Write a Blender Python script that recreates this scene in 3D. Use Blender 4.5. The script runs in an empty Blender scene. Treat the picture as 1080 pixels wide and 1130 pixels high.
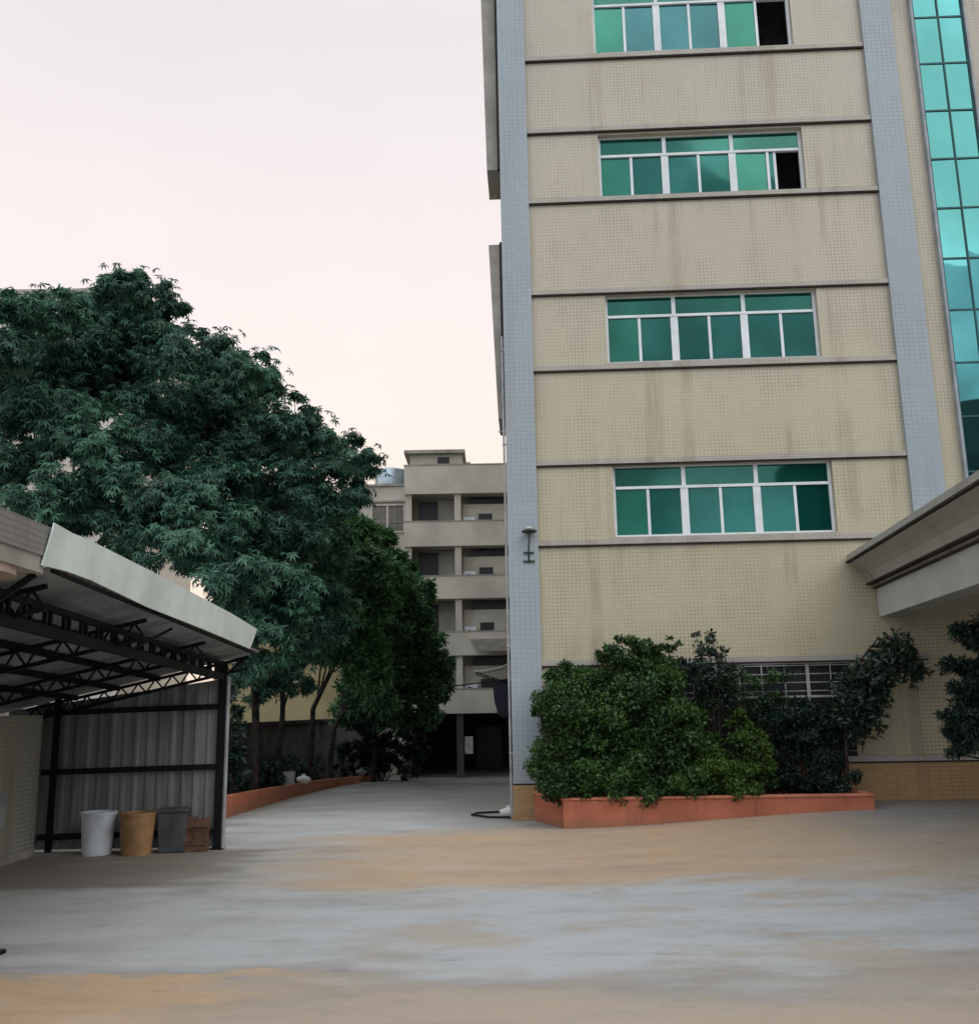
import bpy, math, random
import numpy as np
from math import radians as R, sin, cos, pi
random.seed(7)
scene = bpy.context.scene
col = scene.collection

# ------------------------------------------------------------------ camera
TILT, ROLL, FPX, CAMZ = R(11.5525), R(-1.02), 1072.46, 2.0
cam_d = bpy.data.cameras.new('camera')
cam_d.sensor_fit = 'VERTICAL'; cam_d.sensor_height = 36.0
cam_d.lens = 36.0 * FPX / 1130.0
cam_d.clip_start = 0.1; cam_d.clip_end = 6000
cam = bpy.data.objects.new('camera', cam_d); col.objects.link(cam)
c_, s_ = cos(ROLL), sin(ROLL)
from mathutils import Matrix, Vector
rx = Vector((c_, -s_ * sin(TILT), s_ * cos(TILT)))
up = Vector((-s_, -c_ * sin(TILT), c_ * cos(TILT)))
fw = Vector((0, cos(TILT), sin(TILT)))
M4 = Matrix((rx, up, -fw)).transposed().to_4x4()
M4.translation = (0, 0, CAMZ)
cam.matrix_world = M4
scene.camera = cam

# ------------------------------------------------------------------ world, sun, exposure
world = bpy.data.worlds.new('World'); scene.world = world; world.use_nodes = True
nt = world.node_tree; nt.nodes.clear()
wo = nt.nodes.new('ShaderNodeOutputWorld'); bg = nt.nodes.new('ShaderNodeBackground')
sky = nt.nodes.new('ShaderNodeTexSky'); sky.sky_type = 'NISHITA'; sky.sun_disc = False
SUN_EL, SUN_ROT = R(46), R(145)
sky.sun_elevation = SUN_EL; sky.sun_rotation = SUN_ROT
sky.air_density = 1.6; sky.dust_density = 4.0; sky.ozone_density = 1.0
tc = nt.nodes.new('ShaderNodeTexCoord'); sep = nt.nodes.new('ShaderNodeSeparateXYZ')
nt.links.new(tc.outputs['Generated'], sep.inputs[0])
ramp = nt.nodes.new('ShaderNodeValToRGB')          # overcast veil by elevation: peach low, pinkish white higher
cr = ramp.color_ramp
cr.elements[0].position = 0.0; cr.elements[0].color = (0.93, 0.74, 0.60, 1)
cr.elements[1].position = 1.0; cr.elements[1].color = (1.05, 1.08, 1.15, 1)
for p, c in ((0.20, (0.95, 0.80, 0.68, 1)), (0.30, (0.94, 0.82, 0.765, 1)), (0.45, (0.88, 0.795, 0.785, 1)), (0.62, (0.77, 0.725, 0.735, 1)), (0.8, (0.95, 0.97, 1.03, 1))):
    e = cr.elements.new(p); e.color = c
nt.links.new(sep.outputs['Z'], ramp.inputs['Fac'])
# the brighter, cooler half of the overcast lies behind the photographer
mr = nt.nodes.new('ShaderNodeMapRange'); mr.inputs['From Min'].default_value = 0.15; mr.inputs['From Max'].default_value = -0.7
mr.inputs['To Min'].default_value = 0.0; mr.inputs['To Max'].default_value = 1.0
nt.links.new(sep.outputs['Y'], mr.inputs['Value'])
back = nt.nodes.new('ShaderNodeMix'); back.data_type = 'RGBA'; back.inputs['B'].default_value = (1.06, 1.12, 1.22, 1)
nt.links.new(mr.outputs[0], back.inputs['Factor']); nt.links.new(ramp.outputs['Color'], back.inputs['A'])
# very soft cloud variation
nz = nt.nodes.new('ShaderNodeTexNoise'); nz.inputs['Scale'].default_value = 5.5; nz.inputs['Detail'].default_value = 5
nt.links.new(tc.outputs['Generated'], nz.inputs['Vector'])
mv = nt.nodes.new('ShaderNodeMapRange'); mv.inputs['From Min'].default_value = 0.40; mv.inputs['From Max'].default_value = 0.60
mv.inputs['To Min'].default_value = -1.0; mv.inputs['To Max'].default_value = 1.0
nt.links.new(nz.outputs[0], mv.inputs['Value'])
amp = nt.nodes.new('ShaderNodeMapRange'); amp.inputs['From Min'].default_value = 0.0; amp.inputs['From Max'].default_value = 1.0
amp.inputs['To Min'].default_value = 0.010; amp.inputs['To Max'].default_value = 0.5      # clouds have more contrast behind the camera
nt.links.new(mr.outputs[0], amp.inputs['Value'])
ma = nt.nodes.new('ShaderNodeMath'); ma.operation = 'MULTIPLY_ADD'; ma.inputs[2].default_value = 1.0
nt.links.new(mv.outputs[0], ma.inputs[0]); nt.links.new(amp.outputs[0], ma.inputs[1]); mv = ma
sc = nt.nodes.new('ShaderNodeVectorMath'); sc.operation = 'SCALE'
nt.links.new(back.outputs['Result'], sc.inputs[0]); nt.links.new(mv.outputs[0], sc.inputs['Scale'])
skys = nt.nodes.new('ShaderNodeVectorMath'); skys.operation = 'SCALE'; skys.inputs['Scale'].default_value = 0.10
nt.links.new(sky.outputs[0], skys.inputs[0])
mixw = nt.nodes.new('ShaderNodeMix'); mixw.data_type = 'RGBA'; mixw.inputs['Factor'].default_value = 0.94
nt.links.new(skys.outputs[0], mixw.inputs['A']); nt.links.new(sc.outputs[0], mixw.inputs['B'])
nt.links.new(mixw.outputs['Result'], bg.inputs['Color']); bg.inputs['Strength'].default_value = 1.0
nt.links.new(bg.outputs[0], wo.inputs[0])
sun_d = bpy.data.lights.new('sun', 'SUN'); sun_d.energy = 0.75; sun_d.angle = R(50); sun_d.color = (1.0, 0.95, 0.88)
sun = bpy.data.objects.new('sun', sun_d); col.objects.link(sun)
az = R(145)   # compass: from behind the camera, to the right
sdir = Vector((sin(az) * cos(SUN_EL), cos(az) * cos(SUN_EL), sin(SUN_EL)))
sun.rotation_euler = sdir.to_track_quat('Z', 'Y').to_euler()
vs = scene.view_settings; vs.view_transform = 'Standard'; vs.look = 'None'; vs.exposure = 0.22; vs.gamma = 1.0
vs.use_curve_mapping = False

# ------------------------------------------------------------------ scene helpers
def thing(name, label, cat, loc=(0, 0, 0), rz=0.0, group=None):
    o = bpy.data.objects.new(name, None); col.objects.link(o)
    o.location = loc; o.rotation_euler = (0, 0, rz); o.empty_display_size = 0.2
    o['label'] = label; o['category'] = cat
    if group: o['group'] = group
    return o
def tag(o, label, cat, group=None, kind=None):
    if label: o['label'] = label
    if cat: o['category'] = cat
    if group: o['group'] = group
    if kind: o['kind'] = kind
    return o
class MB:
    """collects shapes, links them as ONE mesh object"""
    def __init__(s): s.v = []; s.f = []
    def box(s, x0, x1, y0, y1, z0, z1):
        n = len(s.v)
        s.v += [(x0, y0, z0), (x1, y0, z0), (x1, y1, z0), (x0, y1, z0), (x0, y0, z1), (x1, y0, z1), (x1, y1, z1), (x0, y1, z1)]
        s.f += [tuple(n + i for i in q) for q in ((0, 3, 2, 1), (4, 5, 6, 7), (0, 1, 5, 4), (1, 2, 6, 5), (2, 3, 7, 6), (3, 0, 4, 7))]
        return s
    def poly_prism(s, pts, a, b):
        """pts: 3D loop, extruded by the vector b-a"""
        n = len(s.v); k = len(pts); d = Vector(b) - Vector(a)
        s.v += [tuple(p) for p in pts] + [tuple(Vector(p) + d) for p in pts]
        s.f += [tuple(range(n + k - 1, n - 1, -1)), tuple(range(n + k, n + 2 * k))]
        for i in range(k):
            j = (i + 1) % k; s.f.append((n + i, n + j, n + k + j, n + k + i))
        return s
    def loft(s, rings, closed=True, caps=True):
        n = len(s.v); k = len(rings[0])
        for r in rings: s.v += [tuple(p) for p in r]
        for i in range(len(rings) - 1):
            for j in range(k if closed else k - 1):
                a = n + i * k + j; b = n + i * k + (j + 1) % k
                s.f.append((a, b, b + k, a + k))
        if caps:
            s.f.append(tuple(range(n + k - 1, n - 1, -1))); s.f.append(tuple(range(n + (len(rings) - 1) * k, n + len(rings) * k)))
        return s
    def tube(s, pts, rad, seg=8):
        pts = [Vector(p) for p in pts]; rings = []
        for i, p in enumerate(pts):
            d = (pts[min(i + 1, len(pts) - 1)] - pts[max(i - 1, 0)]).normalized()
            a = d.cross(Vector((0.13, 0.9, 0.31))).normalized()
            if a.length < .5: a = d.orthogonal().normalized()
            b = d.cross(a); r = rad[i] if isinstance(rad, (list, tuple)) else rad
            rings.append([p + a * r * cos(2 * pi * q / seg) + b * r * sin(2 * pi * q / seg) for q in range(seg)])
        return s.loft(rings)
    def bar(s, a, b, w, h=None):
        """rectangular bar from a to b"""
        a, b = Vector(a), Vector(b); h = h or w; d = (b - a).normalized()
        u = d.cross(Vector((0, 0, 1)))
        u = u.normalized() if u.length > 1e-3 else Vector((1, 0, 0))
        v = u.cross(d).normalized()
        ring = lambda p: [p + u * w / 2 + v * h / 2, p - u * w / 2 + v * h / 2, p - u * w / 2 - v * h / 2, p + u * w / 2 - v * h / 2]
        return s.loft([ring(a), ring(b)])
    def lathe(s, prof, c=(0, 0, 0), seg=20):
        rings = [[(c[0] + r * cos(2 * pi * q / seg), c[1] + r * sin(2 * pi * q / seg), c[2] + z) for q in range(seg)] for r, z in prof]
        return s.loft(rings)
    def build(s, name, mat, parent=None, smooth=False, bevel=0.0):
        me = bpy.data.meshes.new(name); me.from_pydata(s.v, [], s.f); me.update()
        import bmesh
        bm = bmesh.new(); bm.from_mesh(me); bmesh.ops.recalc_face_normals(bm, faces=bm.faces); bm.to_mesh(me); bm.free()
        if smooth:
            me.polygons.foreach_set('use_smooth', [True] * len(me.polygons))
            try: me.set_sharp_from_angle(angle=R(35))
            except Exception: pass
        o = bpy.data.objects.new(name, me); col.objects.link(o)
        me.materials.append(mat)
        if parent: o.parent = parent
        if bevel:
            m = o.modifiers.new('bevel', 'BEVEL'); m.width = bevel; m.segments = 2; m.limit_method = 'ANGLE'
        return o

# ------------------------------------------------------------------ materials
class NT:
    def __init__(s, name, rough=0.7, spec=0.3):
        s.m = bpy.data.materials.new(name); s.m.use_nodes = True
        s.t = s.m.node_tree; s.b = s.t.nodes['Principled BSDF']
        s.b.inputs['Roughness'].default_value = rough; s.b.inputs['Specular IOR Level'].default_value = spec
    def n(s, typ, **kw):
        q = s.t.nodes.new(typ)
        for k, v in kw.items():
            if hasattr(q, k) and k not in q.inputs: setattr(q, k, v)
            else: q.inputs[k].default_value = v
        return q
    def l(s, a, b): s.t.links.new(a, b)
    def obj(s): return s.n('ShaderNodeTexCoord').outputs['Object']
    def wpos(s): return s.n('ShaderNodeNewGeometry').outputs['Position']
    def noise(s, vec, scale, detail=4, rough=0.55, stretch=None):
        if stretch:
            mp = s.n('ShaderNodeMapping'); mp.inputs['Scale'].default_value = stretch; s.l(vec, mp.inputs[0]); vec = mp.outputs[0]
        q = s.n('ShaderNodeTexNoise'); q.inputs['Scale'].default_value = scale; q.inputs['Detail'].default_value = detail; q.inputs['Roughness'].default_value = rough
        s.l(vec, q.inputs['Vector']); return q.outputs[0]
    def rng(s, v, a, b, c=0.0, d=1.0, smooth=True):
        q = s.n('ShaderNodeMapRange'); q.clamp = True
        q.interpolation_type = 'SMOOTHSTEP' if smooth else 'LINEAR'
        for k, x in (('From Min', a), ('From Max', b), ('To Min', c), ('To Max', d)): q.inputs[k].default_value = x
        s.l(v, q.inputs['Value']); return q.outputs[0]
    def math(s, op, a, b=None):
        q = s.n('ShaderNodeMath'); q.operation = op
        for i, x in enumerate((a, b)):
            if x is None: continue
            if isinstance(x, (int, float)): q.inputs[i].default_value = x
            else: s.l(x, q.inputs[i])
        return q.outputs[0]
    def mix(s, fac, a, b, blend='MIX'):
        q = s.n('ShaderNodeMix'); q.data_type = 'RGBA'; q.blend_type = blend
        for key, x in (('Factor', fac), ('A', a), ('B', b)):
            if isinstance(x, (int, float)): q.inputs[key].default_value = x
            elif isinstance(x, tuple): q.inputs[key].default_value = x + (1,) if len(x) == 3 else x
            else: s.l(x, q.inputs[key])
        return q.outputs['Result']
    def base(s, x): s.l(x, s.b.inputs['Base Color'])
    def bump(s, h, strength=0.3, dist=0.02):
        q = s.n('ShaderNodeBump'); q.inputs['Strength'].default_value = strength; q.inputs['Distance'].default_value = dist
        s.l(h, q.inputs['Height']); s.l(q.outputs[0], s.b.inputs['Normal'])
    def sep(s, v):
        q = s.n('ShaderNodeSeparateXYZ'); s.l(v, q.inputs[0]); return q.outputs
    def comb(s, x, y, z=0.0):
        q = s.n('ShaderNodeCombineXYZ')
        for i, a in enumerate((x, y, z)):
            if isinstance(a, (int, float)): q.inputs[i].default_value = a
            else: s.l(a, q.inputs[i])
        return q.outputs[0]

def plain(name, colr, rough=0.6, spec=0.3, metal=0.0, var=0.12, scale=3.0, bump=0.0):
    t = NT(name, rough, spec); t.b.inputs['Metallic'].default_value = metal
    o = t.wpos()
    f = t.noise(o, scale, 6, 0.6)
    dark = tuple(c * (1 - var * 2) for c in colr); lite = tuple(min(1, c * (1 + var)) for c in colr)
    t.base(t.mix(t.rng(f, 0.3, 0.7), dark, lite))
    if bump: t.bump(t.noise(o, scale * 8, 4), bump, 0.01)
    return t.m

def tile(name, c1, c2, grout, w, h, stain=0.0, low_tint=None, mortar=0.006, offset=0.0, rough=0.45):
    """small glazed wall tiles in straight courses, with rain streaks"""
    t = NT(name, rough, 0.4); o = t.obj(); x, y, z = t.sep(o)
    v = t.comb(t.math('ADD', x, y), z)
    b = t.n('ShaderNodeTexBrick'); b.offset = offset; b.squash = 1.0
    b.inputs['Scale'].default_value = 1.0; b.inputs['Brick Width'].default_value = w; b.inputs['Row Height'].default_value = h
    b.inputs['Mortar Size'].default_value = mortar; b.inputs['Mortar Smooth'].default_value = 0.25; b.inputs['Bias'].default_value = 0.0
    b.inputs['Color1'].default_value = c1 + (1,); b.inputs['Color2'].default_value = c2 + (1,)
    gn = t.noise(o, 0.8, 4, 0.6, (1.4, 1.4, 0.7))            # grout is dirtier in some patches than others
    t.l(t.mix(t.rng(gn, 0.42, 0.64), tuple(a * .55 + g_ * .45 for a, g_ in zip(c1, grout)), grout), b.inputs['Mortar'])
    t.l(v, b.inputs['Vector'])
    colr = b.outputs['Color']
    # blotchy change from batch to batch of tiles
    f = t.noise(o, 0.55, 3); colr = t.mix(t.rng(f, 0.35, 0.7, 0.0, 0.45), colr, tuple(a * 0.84 for a in c1), 'MIX')
    if low_tint:
        lo = t.rng(z, 16.0, 2.0, 0.0, 0.85)
        colr = t.mix(lo, colr, low_tint, 'MULTIPLY')
    if stain:
        st = t.noise(o, 1.0, 5, 0.62, (2.6, 2.6, 0.16))
        pa = t.noise(o, 0.42, 2)
        m = t.math('MULTIPLY', t.rng(st, 0.47, 0.68), t.rng(pa, 0.40, 0.58))
        colr = t.mix(t.math('MULTIPLY', m, stain), colr, (0.16, 0.115, 0.075))
        m2 = t.rng(t.noise(o, 1.7, 6, 0.7, (1, 1, 0.6)), 0.55, 0.8, 0, stain * 0.35)
        colr = t.mix(m2, colr, (0.2, 0.16, 0.12))
    t.base(colr)
    t.bump(b.outputs['Fac'], -0.25, 0.004)
    return t.m

M = {}
M['tile_cream'] = tile('cream_wall_tile', (0.48, 0.438, 0.358), (0.445, 0.407, 0.332), (0.275, 0.24, 0.185), 0.075, 0.072, 0.36, (0.98, 0.965, 0.80), 0.007)
M['tile_grey'] = tile('blue_grey_pier_tile', (0.315, 0.365, 0.395), (0.295, 0.34, 0.37), (0.20, 0.225, 0.24), 0.10, 0.09, 0.15)
M['tile_ledge'] = tile('grey_ledge_tile', (0.40, 0.375, 0.33), (0.37, 0.345, 0.305), (0.2, 0.18, 0.15), 0.075, 0.05, 0.4)
M['tile_ochre'] = tile('ochre_plinth_tile', (0.41, 0.255, 0.12), (0.35, 0.22, 0.105), (0.18, 0.11, 0.05), 0.2, 0.07, 0.3)
M['tile_buff'] = tile('buff_store_tile', (0.36, 0.36, 0.30), (0.32, 0.32, 0.27), (0.12, 0.12, 0.10), 0.2, 0.065, 0.4)
M['tile_gate'] = tile('grey_gatehouse_tile', (0.22, 0.215, 0.21), (0.20, 0.195, 0.19), (0.11, 0.105, 0.10), 0.6, 0.052, 0.4)
M['near_black'] = plain('near_black_finish', (0.045, 0.04, 0.036), 0.9, 0.1)  # near-black colour shared by ledge and canopy strips, wall coping and undercroft
M['alu'] = plain('white_aluminium', (0.66, 0.70, 0.72), 0.4, 0.4, 0, 0.06)
M['dark_room'] = plain('unlit_room_paint', (0.30, 0.32, 0.31), 0.9, 0.1)
M['bar_white'] = plain('white_painted_bars', (0.36, 0.37, 0.36), 0.5, 0.3, 0, 0.2, 2)
M['concrete'] = plain('weathered_concrete', (0.33, 0.315, 0.285), 0.85, 0.2, 0, 0.14, 1.3, 0.2)
M['canopy'] = tile('grey_canopy_render', (0.32, 0.325, 0.30), (0.31, 0.315, 0.29), (0.30, 0.30, 0.28), 1.2, 0.9, 0.6)
M['frieze'] = plain('pale_green_grey_render', (0.40, 0.425, 0.40), 0.8, 0.2, 0, 0.08, 0.8)
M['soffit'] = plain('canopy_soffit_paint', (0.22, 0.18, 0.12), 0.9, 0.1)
M['black_steel'] = plain('black_painted_steel', (0.008, 0.009, 0.010), 0.6, 0.15)
M['fascia'] = plain('pale_mint_sheet', (0.66, 0.745, 0.71), 0.55, 0.3, 0, 0.09, 1.2)
M['roof_sheet'] = plain('grey_roof_sheet', (0.24, 0.25, 0.255), 0.6, 0.3, 0, 0.2, 1.2)
M['pipe'] = plain('grey_pipe', (0.32, 0.33, 0.34), 0.5)
def painted_masonry(name, colr):
    t = NT(name, 0.8, 0.2); o = t.wpos(); x, y, z = t.sep(o)
    c = t.mix(t.rng(t.noise(o, 1.6, 6, 0.65), 0.35, 0.65), tuple(a * .8 for a in colr), colr)
    c = t.mix(t.rng(t.noise(o, 7, 6, 0.75), 0.58, 0.72, 0, .5), c, (0.30, 0.17, 0.12))
    c = t.mix(t.rng(t.noise(o, 2.2, 5, 0.7, (3, 3, .5)), 0.52, 0.72, 0, .55), c, (0.17, 0.085, 0.06))
    # soil splashed along the foot
    zz_ = t.math('ADD', z, t.math('MULTIPLY', t.noise(o, 5, 4), .25))
    c = t.mix(t.rng(zz_, 0.36, 0.14, 0, .5), c, (0.22, 0.14, 0.09))
    t.base(c); t.bump(t.noise(o, 30, 5), 0.35, 0.01); return t.m
M['brick_red'] = painted_masonry('salmon_painted_render', (0.50, 0.17, 0.10))
M['brick_cap'] = plain('salmon_planter_cap', (0.54, 0.20, 0.125), 0.75, 0.2, 0, 0.12, 2.0)
M['soil'] = plain('dark_soil', (0.05, 0.038, 0.028), 0.95, 0.05, 0, 0.3, 4, 0.5)
M['bark'] = plain('dark_bark', (0.036, 0.031, 0.027), 0.9, 0.1, 0, 0.3, 6, 0.6)
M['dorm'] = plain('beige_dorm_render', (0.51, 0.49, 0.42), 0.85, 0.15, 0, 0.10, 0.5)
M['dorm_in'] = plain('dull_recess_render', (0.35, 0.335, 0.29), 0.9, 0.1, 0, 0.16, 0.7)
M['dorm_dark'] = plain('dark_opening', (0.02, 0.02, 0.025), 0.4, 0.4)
M['yellow'] = plain('ochre_yellow_render', (0.29, 0.245, 0.14), 0.85, 0.1, 0, 0.10, 0.4)
M['pale_block'] = plain('pale_block_render', (0.50, 0.47, 0.41), 0.85, 0.1, 0, 0.08, 0.4)
M['wall_grey'] = plain('grey_boundary_wall', (0.105, 0.10, 0.098), 0.9, 0.1, 0, 0.2, 0.9)
M['steel_tank'] = plain('brushed_steel_tank', (0.45, 0.55, 0.62), 0.3, 0.5, 0.7, 0.06)
M['white_plastic'] = plain('white_plastic', (0.62, 0.66, 0.70), 0.5, 0.3, 0, 0.10, 4)
M['tan_plastic'] = plain('tan_plastic', (0.33, 0.19, 0.09), 0.5, 0.3, 0, 0.14, 4)
M['dark_plastic'] = plain('dark_grey_plastic', (0.07, 0.075, 0.08), 0.6, 0.3, 0, 0.2, 4)
M['rust_box'] = plain('rusty_brown_board', (0.14, 0.08, 0.055), 0.8, 0.2, 0, 0.3, 6)
M['white_bag'] = plain('white_plastic_bag', (0.6, 0.6, 0.58), 0.5, 0.3, 0, 0.08)
M['canvas'] = plain('pale_canvas', (0.48, 0.56, 0.52), 0.8, 0.1)
M['dark_canvas'] = plain('dark_tarpaulin', (0.02, 0.02, 0.035), 0.8, 0.2)
M['lamp_green'] = plain('dark_green_enamel', (0.015, 0.03, 0.022), 0.4, 0.5)
M['lamp_white'] = plain('cream_enamel', (0.5, 0.46, 0.38), 0.5)
M['grey_panel'] = plain('grey_awning_sheet', (0.17, 0.16, 0.14), 0.7)
M['back_build'] = plain('opposite_wall_render', (0.11, 0.115, 0.12), 0.9, 0.1)
M['beige_soffit'] = plain('beige_soffit', (0.42, 0.335, 0.28), 0.8, 0.1)

def glass(name, colr, metal, rough=0.04, var=0.2):
    t = NT(name, rough, 0.6); t.b.inputs['Metallic'].default_value = metal
    o = t.obj(); f = t.noise(o, 0.5, 3)
    t.base(t.mix(t.rng(f, 0.3, 0.7), tuple(c * (1 - var) for c in colr), tuple(c * (1 + var) for c in colr)))
    h = t.noise(o, 0.8, 2); t.bump(h, 0.05, 0.05)
    return t.m
M['glass'] = glass('teal_window_glass', (0.005, 0.088, 0.072), 0.6)
M['glass_lite'] = glass('bright_green_window_glass', (0.009, 0.14, 0.096), 0.5)
M['glass_blue'] = glass('bluish_window_glass', (0.022, 0.10, 0.11), 0.65)
M['glass_top'] = glass('green_transom_glass', (0.005, 0.095, 0.068), 0.55)
M['glass_curtain'] = glass('turquoise_mirror_glass', (0.072, 0.25, 0.25), 0.93, 0.02, 0.07)
M['curtain_frame'] = plain('dark_teal_mullion', (0.02, 0.08, 0.09), 0.5)
M['curtain_edge'] = plain('grey_curtain_edge', (0.28, 0.31, 0.34), 0.5)

def corrugated(name, colr, green):
    t = NT(name, 0.55, 0.3); t.b.inputs['Metallic'].default_value = 0.1
    o = t.obj(); x, y, z = t.sep(o)
    st = t.noise(o, 1.0, 5, 0.6, (4, 4, 0.3))
    c = t.mix(t.rng(st, 0.35, 0.7), colr, tuple(a * 0.55 for a in colr))
    c = t.mix(t.rng(x, -4.8, -6.6, 0, 0.7), c, green)
    t.base(c); return t.m
M['panel'] = corrugated('grey_green_sheet_cladding', (0.25, 0.265, 0.26), (0.09, 0.16, 0.13))

def leafmat(name, dark, mid, lite, trans=0.25, rough=0.5, clump=0.7):
    t = NT(name, rough, 0.35)
    g = t.n('ShaderNodeNewGeometry'); ri = g.outputs['Random Per Island']
    c = t.mix(t.rng(ri, 0.0, 0.6, smooth=False), dark, mid)
    c = t.mix(t.rng(ri, 0.6, 1.0, smooth=False), c, lite)
    f = t.noise(g.outputs['Position'], clump, 3)
    c = t.mix(t.rng(f, 0.38, 0.66, 0, 0.6), c, lite)
    f2 = t.noise(g.outputs['Position'], clump * 0.6, 2)
    c = t.mix(t.rng(f2, 0.5, 0.62, 0, 0.5), c, dark)
    t.base(c)
    tr = t.n('ShaderNodeBsdfTranslucent'); t.l(c, tr.inputs['Color'])
    mx = t.n('ShaderNodeMixShader'); mx.inputs[0].default_value = trans
    out = [q for q in t.t.nodes if q.type == 'OUTPUT_MATERIAL'][0]
    t.l(t.b.outputs[0], mx.inputs[1]); t.l(tr.outputs[0], mx.inputs[2]); t.l(mx.outputs[0], out.inputs[0])
    return t.m
M['leaf_big'] = leafmat('blue_green_whorl_leaf', (0.014, 0.048, 0.033), (0.042, 0.122, 0.080), (0.105, 0.245, 0.165))
M['leaf_mid'] = leafmat('mid_green_leaf', (0.009, 0.032, 0.016), (0.034, 0.10, 0.042), (0.075, 0.20, 0.075))
M['leaf_fresh'] = leafmat('fresh_green_leaf', (0.012, 0.042, 0.017), (0.045, 0.13, 0.05), (0.10, 0.25, 0.085))
M['leaf_dark'] = leafmat('dark_shade_leaf', (0.006, 0.016, 0.011), (0.012, 0.033, 0.02), (0.028, 0.06, 0.04))
M['leaf_hedge'] = leafmat('hedge_leaf', (0.006, 0.022, 0.007), (0.022, 0.064, 0.016), (0.075, 0.16, 0.036), 0.2, 0.4, 1.6)
M['leaf_yellow'] = leafmat('yellow_green_hedge_leaf', (0.018, 0.044, 0.009), (0.05, 0.11, 0.02), (0.12, 0.21, 0.04), 0.25, 0.4, 1.6)
M['leaf_holly'] = leafmat('glossy_dark_leaf', (0.008, 0.018, 0.012), (0.018, 0.04, 0.024), (0.045, 0.075, 0.05), 0.15, 0.3, 1.5)

def ground_mat():
    t = NT('stained_concrete_yard', 0.75, 0.25)
    p = t.wpos(); x, y, z = t.sep(p)
    wob = t.noise(p, 0.32, 4, 0.6, (0.55, 1.2, 1)); wob2 = t.noise(p, 0.9, 5, 0.65, (0.5, 1.5, 1))
    yy = t.math('ADD', y, t.math('MULTIPLY', t.math('SUBTRACT', wob, 0.5), 4.0))
    yy = t.math('ADD', yy, t.math('MULTIPLY', t.math('SUBTRACT', wob2, 0.5), 1.6))
    xx = t.math('ADD', x, t.math('MULTIPLY', t.math('SUBTRACT', wob2, 0.5), 3.5))
    def band(v, a, b, s):   # soft window a..b
        return t.math('MULTIPLY', t.rng(v, a - s, a + s), t.rng(v, b + s, b - s))
    grey = (0.32, 0.31, 0.29); pale = (0.465, 0.485, 0.49); tan = (0.53, 0.375, 0.235); tan2 = (0.45, 0.365, 0.27)
    c = t.mix(t.rng(wob2, 0.3, 0.7), tuple(a * 0.88 for a in grey), tuple(a * 1.1 for a in grey))
    # pale washed band across the yard, running on into the alley
    m = t.math('MAXIMUM', band(yy, 8.1, 12.0, 0.35), t.math('MULTIPLY', band(t.math('ADD', xx, t.math('MULTIPLY', y, 0.1)), -3.0, 1.0, 0.8), t.rng(yy, 8.2, 8.6)))
    brk = t.noise(p, 0.9, 6, 0.66, (0.6, 1.0, 1)); m = t.math('MULTIPLY', m, t.rng(brk, 0.32, 0.56, 0.35, 0.95)); c = t.mix(m, c, pale)
    m = t.math('MULTIPLY', band(yy, 8.0, 12.5, 0.4), t.rng(brk, 0.48, 0.36, 0, 0.55)); m = t.math('MULTIPLY', m, t.rng(xx, -2.5, 0.5)); c = t.mix(m, c, tan2)
    # sandy dust patch in the middle, and along the near edge
    m = t.math('MULTIPLY', band(yy, 12.0, 17.4, 0.6), band(xx, -2.7, 5.2, 1.1)); m = t.math('MULTIPLY', m, t.rng(brk, 0.3, 0.6, 1.0, 0.75)); c = t.mix(m, c, tan)
    m = t.math('MULTIPLY', band(yy, 11.4, 15.2, 0.8), band(xx, 3.5, 14, 1.0)); c = t.mix(t.math('MULTIPLY', m, 0.65), c, tan2)
    c = t.mix(t.math('MULTIPLY', t.rng(y, 22, 36), t.rng(t.noise(p, 0.5, 4), 0.3, 0.6, 0.35, 0.8)), c, (0.15, 0.145, 0.135))  # alley floor darkened with distance, standing in for shade under the trees
    m = t.math('MULTIPLY', band(yy, 3.0, 7.9, 0.10), t.rng(xx, -1.2, -2.6)); c = t.mix(m, c, tan); m = t.math('MULTIPLY', band(yy, 3.0, 7.7, 0.5), t.rng(xx, -2.6, -1.2, 0, 0.8)); c = t.mix(m, c, tan2)
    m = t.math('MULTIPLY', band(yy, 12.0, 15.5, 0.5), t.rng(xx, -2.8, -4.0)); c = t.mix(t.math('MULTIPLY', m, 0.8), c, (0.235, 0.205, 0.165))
    # dragged streaks, small stains, fine grain
    s1 = t.noise(p, 1.0, 6, 0.7, (0.5, 1.8, 1)); c = t.mix(t.rng(s1, 0.5, 0.72, 0, 0.28), c, (0.19, 0.19, 0.19))
    s2 = t.noise(p, 0.9, 6, 0.7, (0.6, 1.3, 1)); c = t.mix(t.rng(s2, 0.54, 0.74, 0, 0.5), c, (0.50, 0.49, 0.47))
    s3 = t.noise(p, 2.3, 6, 0.7, (0.8, 1.6, 1)); c = t.mix(t.rng(s3, 0.56, 0.76, 0, 0.42), c, (0.13, 0.12, 0.11))
    s4 = t.noise(p, 0.55, 6, 0.7, (0.5, 1.1, 1)); c = t.mix(t.rng(s4, 0.5, 0.68, 0, 0.3), c, (0.2, 0.19, 0.175))
    g = t.noise(p, 60, 3); c = t.mix(t.rng(g, 0.3, 0.7, 0, 0.26), c, (0.14, 0.135, 0.125))
    t.base(c)
    t.l(t.rng(s2, 0.3, 0.7, 0.55, 0.85), t.b.inputs['Roughness'])
    t.bump(t.noise(p, 25, 5), 0.15, 0.01)
    return t.m
M['ground'] = ground_mat()

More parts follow.
